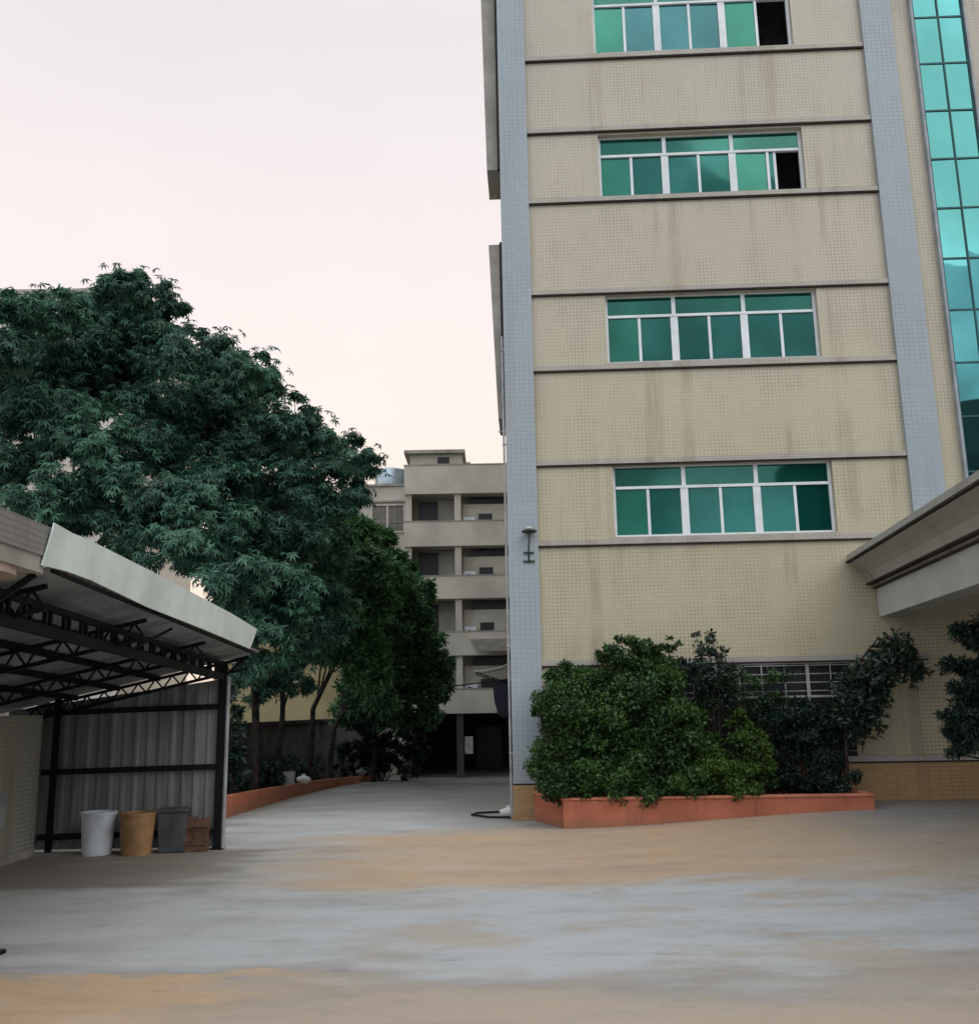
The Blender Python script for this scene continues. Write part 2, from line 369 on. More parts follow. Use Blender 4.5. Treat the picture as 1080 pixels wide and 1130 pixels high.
# ------------------------------------------------------------------ ground
def sst(v): v = min(max(v, 0), 1); return v * v * (3 - 2 * v)
def zg(x, y):
    z = 0 if y <= 20 else (-.86 * (y - 20) / 24 if y < 44 else -.86)
    return z + .26 * sst((x - .8) / 6.0) * sst((y - 8) / 8) * (1 if y < 21 else 1)
xs = [-3000, -900, -300, -120, -60, -30] + [x * 1.0 for x in range(-20, 21)] + [30, 60, 120, 300, 900, 3000]
ys = [-3000, -600, -150, -40, -10, 0] + [y * 1.0 for y in range(2, 50)] + [60, 90, 150, 400, 1200, 4000]
gm = MB()
for y in ys:
    for x in xs: gm.v.append((x, y, zg(x, y)))
nx = len(xs)
for j in range(len(ys) - 1):
    for i in range(nx - 1):
        a = j * nx + i; gm.f.append((a, a + 1, a + 1 + nx, a + nx))
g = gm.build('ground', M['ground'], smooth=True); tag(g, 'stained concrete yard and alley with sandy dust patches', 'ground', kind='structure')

# ------------------------------------------------------------------ factory building
PSI = R(2.297); DF = 18.847
FO = (DF * sin(PSI), DF * cos(PSI), 0.0)
fac = thing('factory_building', 'tall cream tiled factory with green glazed windows and blue grey corner pier', 'building', FO, -PSI)
TOP = 23.0; DEEP = 20.0
WU0, WU1 = 1.70, 6.00
wins = [(5.285, 6.735), (8.885, 10.36), (12.555, 14.02), (15.99, 17.70), (19.6, 21.1)]
w = MB()
w.box(0.19, WU0, 0, .30, 0, TOP); w.box(WU1, 7.45, 0, .30, 0, TOP)
w.box(WU0, 2.60, 0, .30, 0, 5.285)
zz = [(0.0, 0.84), (2.80, 5.285)]
for z0, z1 in zz: w.box(2.60, WU1, 0, .30, z0, z1)
for i in range(len(wins)):
    z0 = wins[i][1]; z1 = wins[i + 1][0] if i + 1 < len(wins) else TOP
    w.box(WU0, WU1, 0, .30, z0, z1)
w.box(8.10, 8.55, 0, .30, 0, TOP); w.box(9.62, 30, 0, .30, 0, TOP); w.box(8.55, 9.62, 0, .30, 0, 4.9)
w.box(7.45, 8.10, 0, .30, 0, TOP)
w.box(-.36, .19, 0.02, .30, 0, TOP)
w.box(-.36, -.06, .30, DEEP, 0, TOP)            # side wall along the alley
w.box(-.06, 30, DEEP - .3, DEEP, 0, TOP); w.box(29.7, 30, .3, DEEP - .3, 0, TOP)
w.box(-.36, 30, 0.0, DEEP, TOP, TOP + .3)
w.build('wall', M['tile_cream'], fac)
r = MB()                                        # dark rooms behind the windows
r.box(1.2, 6.5, 2.2, 2.3, 0.1, 22.5); r.box(1.1, 1.2, .32, 2.3, 0.1, 22.5); r.box(6.5, 6.6, .32, 2.3, 0.1, 22.5)
for z in (4.0, 7.8, 11.4, 15.0, 18.6, 22.3): r.box(1.2, 6.5, .32, 2.2, z, z + .15)
r.build('interior', M['dark_room'], fac)
pr = MB(); pr.box(-.40, .19, -.10, .02, .66, TOP); pr.box(-.40, -.36, .02, .55, .66, TOP)
pr.build('corner_pier', M['tile_grey'], fac)
pr = MB(); pr.box(7.45, 8.10, -.10, -.001, 3.9, TOP); pr.build('pier', M['tile_grey'], fac)
pl = MB(); pl.box(-.41, .19, -.13, .02, -.05, .63); pl.box(-.43, .19, -.15, .02, .0, .12); pl.build('pier_plinth', M['tile_ochre'], fac)
gv = MB(); gv.box(-.405, .19, -.105, .0, .63, .66); gv.build('joint', M['near_black'], fac)
pl = MB(); pl.box(.19, 30, -.035, -.001, -.05, .93); pl.build('plinth', M['tile_ochre'], fac)
ledge_z = [(.96, .19, 12), (2.82, .19, 7.45), (5.14, .19, 7.45), (6.76, .19, 7.45), (8.735, .19, 7.45), (10.39, .19, 7.45), (12.455, .19, 7.45), (14.09, .19, 7.45), (15.84, .19, 7.45), (17.74, .19, 7.45), (19.45, .19, 7.45)]
for z, u0, u1 in ledge_z:
    b = MB(); b.box(u0, u1, -.07, -.001, z, z + .10)
    lg = b.build('ledge', M['tile_ledge'], fac)
    b = MB(); b.box(u0, u1, -.055, -.002, z - .03, z - .0005); b.build('joint', M['near_black'], lg)

def window(i, z0, z1):
    f = MB(); fy0, fy1 = .13, .20
    ztr = z1 - .44; e = .055
    f.box(WU0, WU0 + e, fy0, fy1, z0, z1); f.box(WU1 - e, WU1, fy0, fy1, z0, z1)
    f.box(WU0 + e, WU1 - e, fy0, fy1, z0, z0 + .06); f.box(WU0 + e, WU1 - e, fy0, fy1, z1 - .03, z1)
    f.box(WU0 + e, WU1 - e, fy0 - .012, fy1, ztr - .025, ztr + .03)
    m1, m2 = 3.11, 4.535
    for m in (m1, m2):
        f.box(m - .04, m + .04, fy0, fy1, ztr + .03, z1 - .03)
        f.box(m - .075, m + .075, fy0, fy1, z0 + .06, ztr - .025)
    bays = [(WU0 + e, m1 - .075), (m1 + .075, m2 - .075), (m2 + .075, WU1 - e)]
    for k, (a, b) in enumerate(bays):
        c = (a + b) / 2
        f.box(c - .028, c + .028, fy0 + .008, fy1, z0 + .06, ztr - .025)
    if i == 2: f.box(bays[2][1] - .54, bays[2][1] - .485, fy0 + .03, fy1 - .005, z0 + .06, ztr - .025)
    fr = f.build('window', M['alu'], fac)
    s = MB(); s.box(WU0 - .03, WU1 + .03, -.02, .13, z0 - .055, z0 - .001); s.build('sill', M['tile_ledge'], fr)
    def pane(a, b, c, d, mat):
        p = MB(); tx, tz = random.uniform(-.006, .006), random.uniform(-.006, .006)
        yy = .165
        p.v = [(a, yy - tx, c), (b, yy + tx, c), (b, yy + tx + tz, d), (a, yy - tx + tz, d), (a, yy + .008 - tx, c), (b, yy + .008 + tx, c), (b, yy + .008 + tx + tz, d), (a, yy + .008 - tx + tz, d)]
        p.f = [(0, 3, 2, 1), (4, 5, 6, 7), (0, 1, 5, 4), (1, 2, 6, 5), (2, 3, 7, 6), (3, 0, 4, 7)]
        p.f = [(0, 1, 2, 3), (7, 6, 5, 4), (4, 5, 1, 0), (5, 6, 2, 1), (6, 7, 3, 2), (7, 4, 0, 3)]
        p.build('pane', mat, fr)
    for k, (a, b) in enumerate([(WU0 + e, m1 - .04), (m1 + .04, m2 - .04), (m2 + .04, WU1 - e)]):
        pane(a, b, ztr + .03, z1 - .03, M['glass_top'])
    for k, (a, b) in enumerate(bays):
        c = (a + b) / 2
        for q, (a2, b2) in enumerate(((a, c - .028), (c + .028, b))):
            if k == 2 and q == 1 and i in (2, 3):
                if i == 2: pane(a2, bays[2][1] - .54, z0 + .06, ztr - .025, M['glass'])
                continue                          # slid open: the dark room shows
            mt = M['glass']
            if k == 0 and q == 0: mt = M['glass_lite']
            if i == 3 and (k, q) in ((0, 1), (1, 0), (1, 1)): mt = M['glass_blue']
            if i in (2, 3) and k == 2: mt = M['glass_lite']
            pane(a2, b2, z0 + .06, ztr - .025, mt)
for i, (z0, z1) in enumerate(wins): window(i, z0, z1)

# barred ground floor window
gf = MB(); gf.box(2.60, 6.00, .12, .2, .84, 2.80); bw = gf.build('barred_window', M['dorm_dark'], fac)
gb = MB(); U0, U1 = 2.60, 6.00
gb.box(U0, U1, -.03, .0, 2.14, 2.18); gb.box(U0, U1, -.03, .0, 2.765, 2.80); gb.box(U0, U1, -.03, 0, .84, .88)
z = 1.0
while z < 2.75:
    if abs(z - 2.16) > .06: gb.bar((U0, -.015, z), (U1, -.015, z), .016, .016)
    z += .158
k = 0; u = U0 + .02
while u < U1:
    gb.box(u - (.03 if k % 3 == 0 else .010), u + (.03 if k % 3 == 0 else .010), -.034, -.002, .885, 2.76); u += .428; k += 1
gb.build('window_grille', M['bar_white'], bw)

# glazed curtain wall strip
cf = MB(); zc = [4.95, 5.28] + [7.52 - 1.12 + i * 1.118 for i in range(15)]
zc = sorted(zc); cu0, cum, cu1 = 8.57, 9.09, 9.60
for z in zc: cf.box(cu0, cu1, -.075, -.01, z - .018, z + .018)
for u in (cu0 + .0, cum, cu1): cf.box(u - .016, u + .016, -.078, -.012, 4.95, TOP)
cwf = cf.build('curtain_wall', M['curtain_frame'], fac)
ed = MB(); ed.box(8.50, 8.55, -.12, -.001, 4.95, TOP); ed.box(9.62, 9.66, -.12, -.001, 4.95, TOP); ed.build('edge_trim', M['curtain_edge'], cwf)
for i in range(len(zc) - 1):
    for a, b in ((cu0 + .016, cum - .016), (cum + .016, cu1 - .016)):
        p = MB(); j = random.uniform(-.004, .004); j2 = random.uniform(-.004, .004)
        c, d = zc[i] + .018, zc[i + 1] - .018
        p.poly_prism([(a, -.055 + j, c), (b, -.055 - j, c), (b, -.055 - j + j2, d), (a, -.055 + j + j2, d)], (0, 0, 0), (0, .008, 0))
        p.build('pane', M['glass_curtain'], cwf)

# tapering boxed hoods on the alley side wall, seen edge on
for (z0, z1, w0, w1) in ((13.45, 20.5, .29, .40), (7.85, 11.70, .15, .285)):
    b = MB(); b.v = [(-.40, .25, z0), (-.40 - w0, .25, z0), (-.40 - w1, .25, z1), (-.40, .25, z1), (-.40, 1.5, z0), (-.40 - w0, 1.5, z0), (-.40 - w1, 1.5, z1), (-.40, 1.5, z1)]
    b.f = [(0, 1, 2, 3), (7, 6, 5, 4), (4, 5, 1, 0), (5, 6, 2, 1), (6, 7, 3, 2), (7, 4, 0, 3)]
    hb = b.build('side_hood', M['concrete'], fac)
    b = MB(); b.box(-.455, -.40, .14, .25, z0 - .05, z1); b.build('trim', M['near_black'], hb)
b = MB(); b.box(-.55, -.40, .2, .24, 7.55, 7.58); b.box(-.42, -.40, .18, .26, 7.48, 7.65); b.build('bracket', M['pipe'], fac)
b = MB(); b.tube([(-.44, -.06, .05), (-.44, -.06, 2.6), (-.44, -.06, 9.5)], .022, 8)
for z in (1.2, 3.2, 5.2, 7.2, 9.2): b.box(-.47, -.40, -.09, -.03, z, z + .03)
b.build('drain_pipe', M['pipe'], fac)

# entrance canopy: moulded cornice edge running from the facade toward the yard
DV = Vector((.116, .9932)); CB = Vector((6.87, 18.60)); CN = Vector((DV.y, -DV.x))   # CN points right
prof = [(-.03, 4.80), (-.03, 4.685), (.02, 4.67), (.05, 4.63), (.09, 4.60), (.19, 4.52), (.28, 4.43), (.33, 4.33), (.345, 4.27), (.345, 4.245), (.42, 4.235), (.42, 4.20), (.44, 4.19), (.44, 4.165), (.49, 4.16)]
def cpt(off, s, z, rel=True):
    q = CB - DV * s + CN * off; return (q.x, q.y, z)
def to_fac(p):
    d = Vector((p[0] - FO[0], p[1] - FO[1])); t_ = Vector((cos(PSI), -sin(PSI))); n_ = Vector((sin(PSI), cos(PSI)))
    return (d @ t_, d @ n_, p[2])
S0, S1 = -.45, 14.0
can = MB()
ring = prof + [(.49, 4.30), (9.5, 4.30), (9.5, 4.80)]
def clip_s(off): return S0 if False else 0
rings = []
for s in (None, S1):
    rr = []
    for o_, z_ in ring:
        if s is None:      # the end that dies into the facade
            base = Vector((to_fac(cpt(o_, 0, z_))[0], 0)); f0 = to_fac(cpt(o_, 0, z_)); f1 = to_fac(cpt(o_, 1, z_))
            k = (f0[1] + .001) / (f0[1] - f1[1]); rr.append((f0[0] + (f1[0] - f0[0]) * k, -.075, z_))
        else: rr.append(to_fac(cpt(o_, s, z_)))
    rings.append(rr)
can.loft(rings); canopy = can.build('canopy', M['canopy'], fac)
for jo, jz0, jz1 in ((-.036, 4.655, 4.69), (.30, 4.225, 4.255), (.43, 4.152, 4.180)):
    rings = []
    for s in (.05, S1): rings.append([to_fac(cpt(o_, s, z_)) for o_, z_ in ((jo, jz0), (jo, jz1), (jo + .2, jz1), (jo + .2, jz0))])
    jb = MB(); jb.loft(rings); jb.build('drip_joint', M['near_black'], canopy)
fz = MB(); rings = []
fr_ring = [(.485, 4.158), (.485, 3.61), (.98, 3.61), (.98, 4.158)]
for s in (None, S1):
    rr = []
    for o_, z_ in fr_ring:
        f0 = to_fac(cpt(o_, 0, z_)); f1 = to_fac(cpt(o_, 1, z_))
        if s is None: k = (f0[1] + .001) / (f0[1] - f1[1]); rr.append((f0[0] + (f1[0] - f0[0]) * k, -.075, z_))
        else: rr.append(to_fac(cpt(o_, s, z_)))
    rings.append(rr)
fz.loft(rings); fz.build('edge_beam', M['frieze'], canopy)
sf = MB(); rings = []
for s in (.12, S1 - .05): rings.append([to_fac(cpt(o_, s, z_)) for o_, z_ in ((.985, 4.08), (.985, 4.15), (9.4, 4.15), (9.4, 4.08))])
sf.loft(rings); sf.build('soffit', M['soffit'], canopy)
for s, o_ in ((13.2, .73), (13.2, 8.9)):
    q = to_fac(cpt(o_, s, 0)); cc = MB(); cc.lathe([(.30, 0), (.30, .25), (.24, .27), (.22, 3.35), (.30, 3.42), (.30, 3.60)], (q[0], q[1], 0), 20)
    cc.build('column', M['frieze'], canopy, smooth=True)

# wall lamp on the corner pier
la = thing('wall_lamp', 'dark green dish lamp on a bent bracket, fixed to the blue grey corner pier', 'lamp', (FO[0], FO[1], 0), -PSI)
b = MB()
b.tube([(0, -.10, 4.83), (0, -.16, 4.83), (0, -.22, 4.9), (.0, -.245, 5.05), (.01, -.24, 5.2), (.02, -.26, 5.36)], [.018, .018, .018, .018, .017, .016], 8)
b.bar((0, -.10, 5.0), (0, -.24, 5.0), .025)
b.box(-.11, .11, -.125, -.10, 4.81, 4.85); b.box(-.10, .10, -.125, -.10, 4.98, 5.02)
b.build('bracket', M['lamp_green'], la, smooth=True)
b = MB(); b.lathe([(.0, .0), (.12, .01), (.155, .035), (.15, .05), (.07, .09), (.0, .10)], (.02, -.26, 5.36)); b.build('lamp_shade', M['lamp_green'], la, smooth=True)
b = MB(); b.lathe([(.0, .0), (.075, .0), (.06, .03), (.03, .05), (0, .055)], (.02, -.26, 5.445)); b.build('cap', M['lamp_white'], la, smooth=True)

# awning with hanging tarpaulin on the alley side wall
aw = thing('side_awning', 'small pale canvas awning over the alley on the factory side wall', 'awning', (.52, 24.0, 0))
b = MB(); b.v = []
for yy in (-.6, .9):
    rows = [(-.95, 2.93), (-.6, 2.96), (-.3, 3.02), (-.1, 3.12), (.02, 3.27)]
    for x, z in rows: b.v.append((x, yy, z))
for i in range(4): b.f.append((i, i + 1, i + 6, i + 5))
cv = b.build('canvas', M['canvas'], aw, smooth=True); so = cv.modifiers.new('thick', 'SOLIDIFY'); so.thickness = .02
for nm, pts in (('arm', [(0, -.55, 2.6), (-.92, -.58, 2.9)]), ('arm', [(0, .85, 2.6), (-.92, .88, 2.9)]), ('pole', [(-1.75, -.7, 2.55), (-.5, -.65, 2.68), (.05, -.6, 2.75)])):
    b = MB(); b.tube(pts, .016, 6); b.build(nm, M['black_steel'], aw)
b = MB(); b.lathe([(.05, 1.82), (.16, 1.9), (.24, 2.2), (.27, 2.5), (.24, 2.68), (.1, 2.72)], (-.24, -.3, 0), 12); tb = b.build('rolled_tarpaulin', M['dark_canvas'], aw, smooth=True)

# ------------------------------------------------------------------ planter in front of the facade
plt = thing('brick_planter', 'long low salmon red planter wall under the hedge by the factory', 'planter', FO, -PSI)
b = MB(); y0, y1 = -1.52, -.16; x0, x1 = .47, 5.72; tw = .12; zt = .47
b.box(x0, x1, y0, y0 + tw, -.1, zt); b.poly_prism([(x0, y0 + tw, -.1), (x0 + tw, y0 + tw, -.1), (-.02 + tw, y1, -.1), (-.02, y1, -.1)], (0, 0, -.1), (0, 0, zt)); b.box(x1 - tw, x1, y0 + tw, y1, -.1, zt); b.box(-.02 + tw, x1 - tw, y1 - tw, y1, -.1, zt)
b.build('planter_wall', M['brick_red'], plt, bevel=.008)
b = MB(); o = .025
b.box(x0 - o, x1 + o, y0 - o, y0 + tw + .02, zt + .002, zt + .045); b.poly_prism([(x0 - o, y0 + tw + .022, zt + .002), (x0 + tw, y0 + tw + .022, zt + .002), (-.02 + tw, y1, zt + .002), (-.02 - o, y1, zt + .002)], (0, 0, zt + .002), (0, 0, zt + .045)); b.box(x1 - tw, x1 + o, y0 + tw + .022, y1, zt + .002, zt + .045)
b.build('coping', M['brick_cap'], plt, bevel=.006)
b = MB(); b.poly_prism([(x0 + tw + .004, y0 + tw + .004, 0), (x1 - tw - .002, y0 + tw + .004, 0), (x1 - tw - .002, y1 - tw - .002, 0), (tw + .03, y1 - tw - .002, 0)], (0, 0, 0), (0, 0, .40)); b.build('soil', M['soil'], plt)

# ------------------------------------------------------------------ foliage
rng = np.random.default_rng(11)
def unit(a): return a / np.maximum(np.linalg.norm(a, axis=-1, keepdims=True), 1e-6)
def leaf_arrays(P, A, N, L, Wd, droop=.12):
    A = unit(A); N = unit(N - (N * A).sum(1, keepdims=True) * A); S = np.cross(A, N)
    L = L[:, None]; W = Wd[:, None]
    v = np.stack([P, P + A * L * .42 + S * W + N * W * .25, P + A * L - N * L * droop, P + A * L * .42 - S * W + N * W * .25], 1)
    return v.reshape(-1, 3)
def mesh_from_leaves(name, V, mat, parent=None):
    n = len(V) // 4; me = bpy.data.meshes.new(name)
    me.vertices.add(len(V)); me.vertices.foreach_set('co', V.astype(np.float32).ravel())
    idx = (np.arange(n)[:, None] * 4 + np.array([0, 1, 2, 0, 2, 3])[None]).ravel()
    me.loops.add(len(idx)); me.loops.foreach_set('vertex_index', idx.astype(np.int32))
    me.polygons.add(2 * n); me.polygons.foreach_set('loop_start', (np.arange(2 * n) * 3).astype(np.int32))
    try: me.polygons.foreach_set('loop_total', np.full(2 * n, 3, np.int32))
    except Exception: pass
    me.update(calc_edges=True); me.validate()
    o = bpy.data.objects.new(name, me); col.objects.link(o); me.materials.append(mat)
    if parent: o.parent = parent
    return o
def clump_points(lobes, per_m2, sub=.38, flat=.8, fill=.35):
    """points spread as sub-clumps over each lobe: uneven outline, gaps between"""
    Ps, Ds = [], []
    for (x, y, z, r) in lobes:
        c = np.array([x, y, z]); ns = max(6, int(13 * r + 5))
        sd = unit(rng.normal(size=(ns, 3))); sr = r * (1 - fill * rng.random(ns)) * rng.uniform(.75, 1.12, ns)
        sc_ = c + sd * sr[:, None] * np.array([1, 1, flat])
        n = int(per_m2 * 12.6 * r * r); which = rng.integers(0, ns, n)
        d = unit(rng.normal(size=(n, 3))); rad = r * sub * rng.random(n) ** .5
        P = sc_[which] + d * rad[:, None] * np.array([1, 1, .75])
        Ps.append(P); Ds.append(unit(P - c + 1e-4))
    return np.concatenate(Ps), np.concatenate(Ds)
def whorl_crown(name, lobes, per_m2, leaf, mat, parent, k=7):
    P, D = clump_points(lobes, per_m2, .40, .62, .42)
    fl = (rng.random(len(P)) < .09) * rng.uniform(.05, .42, len(P)); P = P + D * fl[:, None]      # stray sprigs feather the outline
    ax = unit(D * .55 + np.array([0, 0, .8]) + rng.normal(size=P.shape) * .35)
    t1 = unit(np.cross(ax, rng.normal(size=P.shape))); t2 = np.cross(ax, t1)
    out = []
    for j in range(k):
        a = 2 * pi * j / k + rng.uniform(-.25, .25, len(P))
        rad = t1 * np.cos(a)[:, None] + t2 * np.sin(a)[:, None]
        A = unit(rad * 1.0 + ax * rng.uniform(-.35, .25, len(P))[:, None] + np.array([0, 0, -.34]))
        L = leaf * rng.uniform(.75, 1.2, len(P))
        out.append(leaf_arrays(P, A, ax, L, L * .135, .16))
    return mesh_from_leaves(name, np.concatenate(out), mat, parent)
def bush_leaves(lobes, per_m2, leaf, aspect=.3, sub=.34, flat=.9, up=.5, fill=.4):
    P, D = clump_points(lobes, per_m2, sub, flat, fill)
    A = unit(D * .5 + rng.normal(size=P.shape) * .7 + np.array([0, 0, .05])); N = unit(D * .6 + np.array([0, 0, up]) + rng.normal(size=P.shape) * .5)
    L = leaf * rng.uniform(.6, 1.25, len(P))
    return leaf_arrays(P, A, N, L, L * aspect, .12)
def trunk(name, parent, base, lobes, r0, mat, split=.5, n_limb=9, pts=None):
    b = MB(); base = Vector(base)
    cen = sum((Vector(l[:3]) for l in lobes), Vector()) / len(lobes)
    if pts is None:
        h = (min(l[2] - l[3] for l in lobes) - base.z) * .9
        fork = base + Vector(((cen.x - base.x) * .03, (cen.y - base.y) * .03, max(h, 1.5)))
        mid = base.lerp(fork, .5) + Vector((random.uniform(-.1, .1), random.uniform(-.1, .1), 0))
        pts = [base, mid, fork]
    else: pts = [Vector(p) for p in pts]; fork = pts[-1]
    b.tube([pts[0] - Vector((0, 0, .15)), pts[0] + Vector((0, 0, .15))] + pts[1:], [r0 * 1.35, r0 * 1.08] + [r0 * (1 - .12 * i) for i in range(1, len(pts))], 9)
    hl = max(lobes, key=lambda l: l[2]); top = Vector(hl[:3])
    lead = [fork, fork.lerp(cen, .55) + Vector((random.uniform(-.3, .3), random.uniform(-.3, .3), 0)), cen.lerp(top, .5), top]
    b.tube(lead, [r0 * .72, r0 * .5, r0 * .3, r0 * .06], 7)
    order = sorted(lobes, key=lambda l: -l[3])[:n_limb]
    for l in order:
        e = Vector(l[:3]); s = lead[0].lerp(lead[1], random.random()) if e.z < cen.z else lead[1].lerp(lead[2], random.random() * .7)
        m = s.lerp(e, .5) + Vector((random.uniform(-.25, .25), random.uniform(-.25, .25), random.uniform(.05, .4)))
        b.tube([s, m, e, e + (e - m) * .35], [r0 * .34, r0 * .22, r0 * .12, r0 * .03], 6)
    return b.build(name, mat, parent, smooth=True)

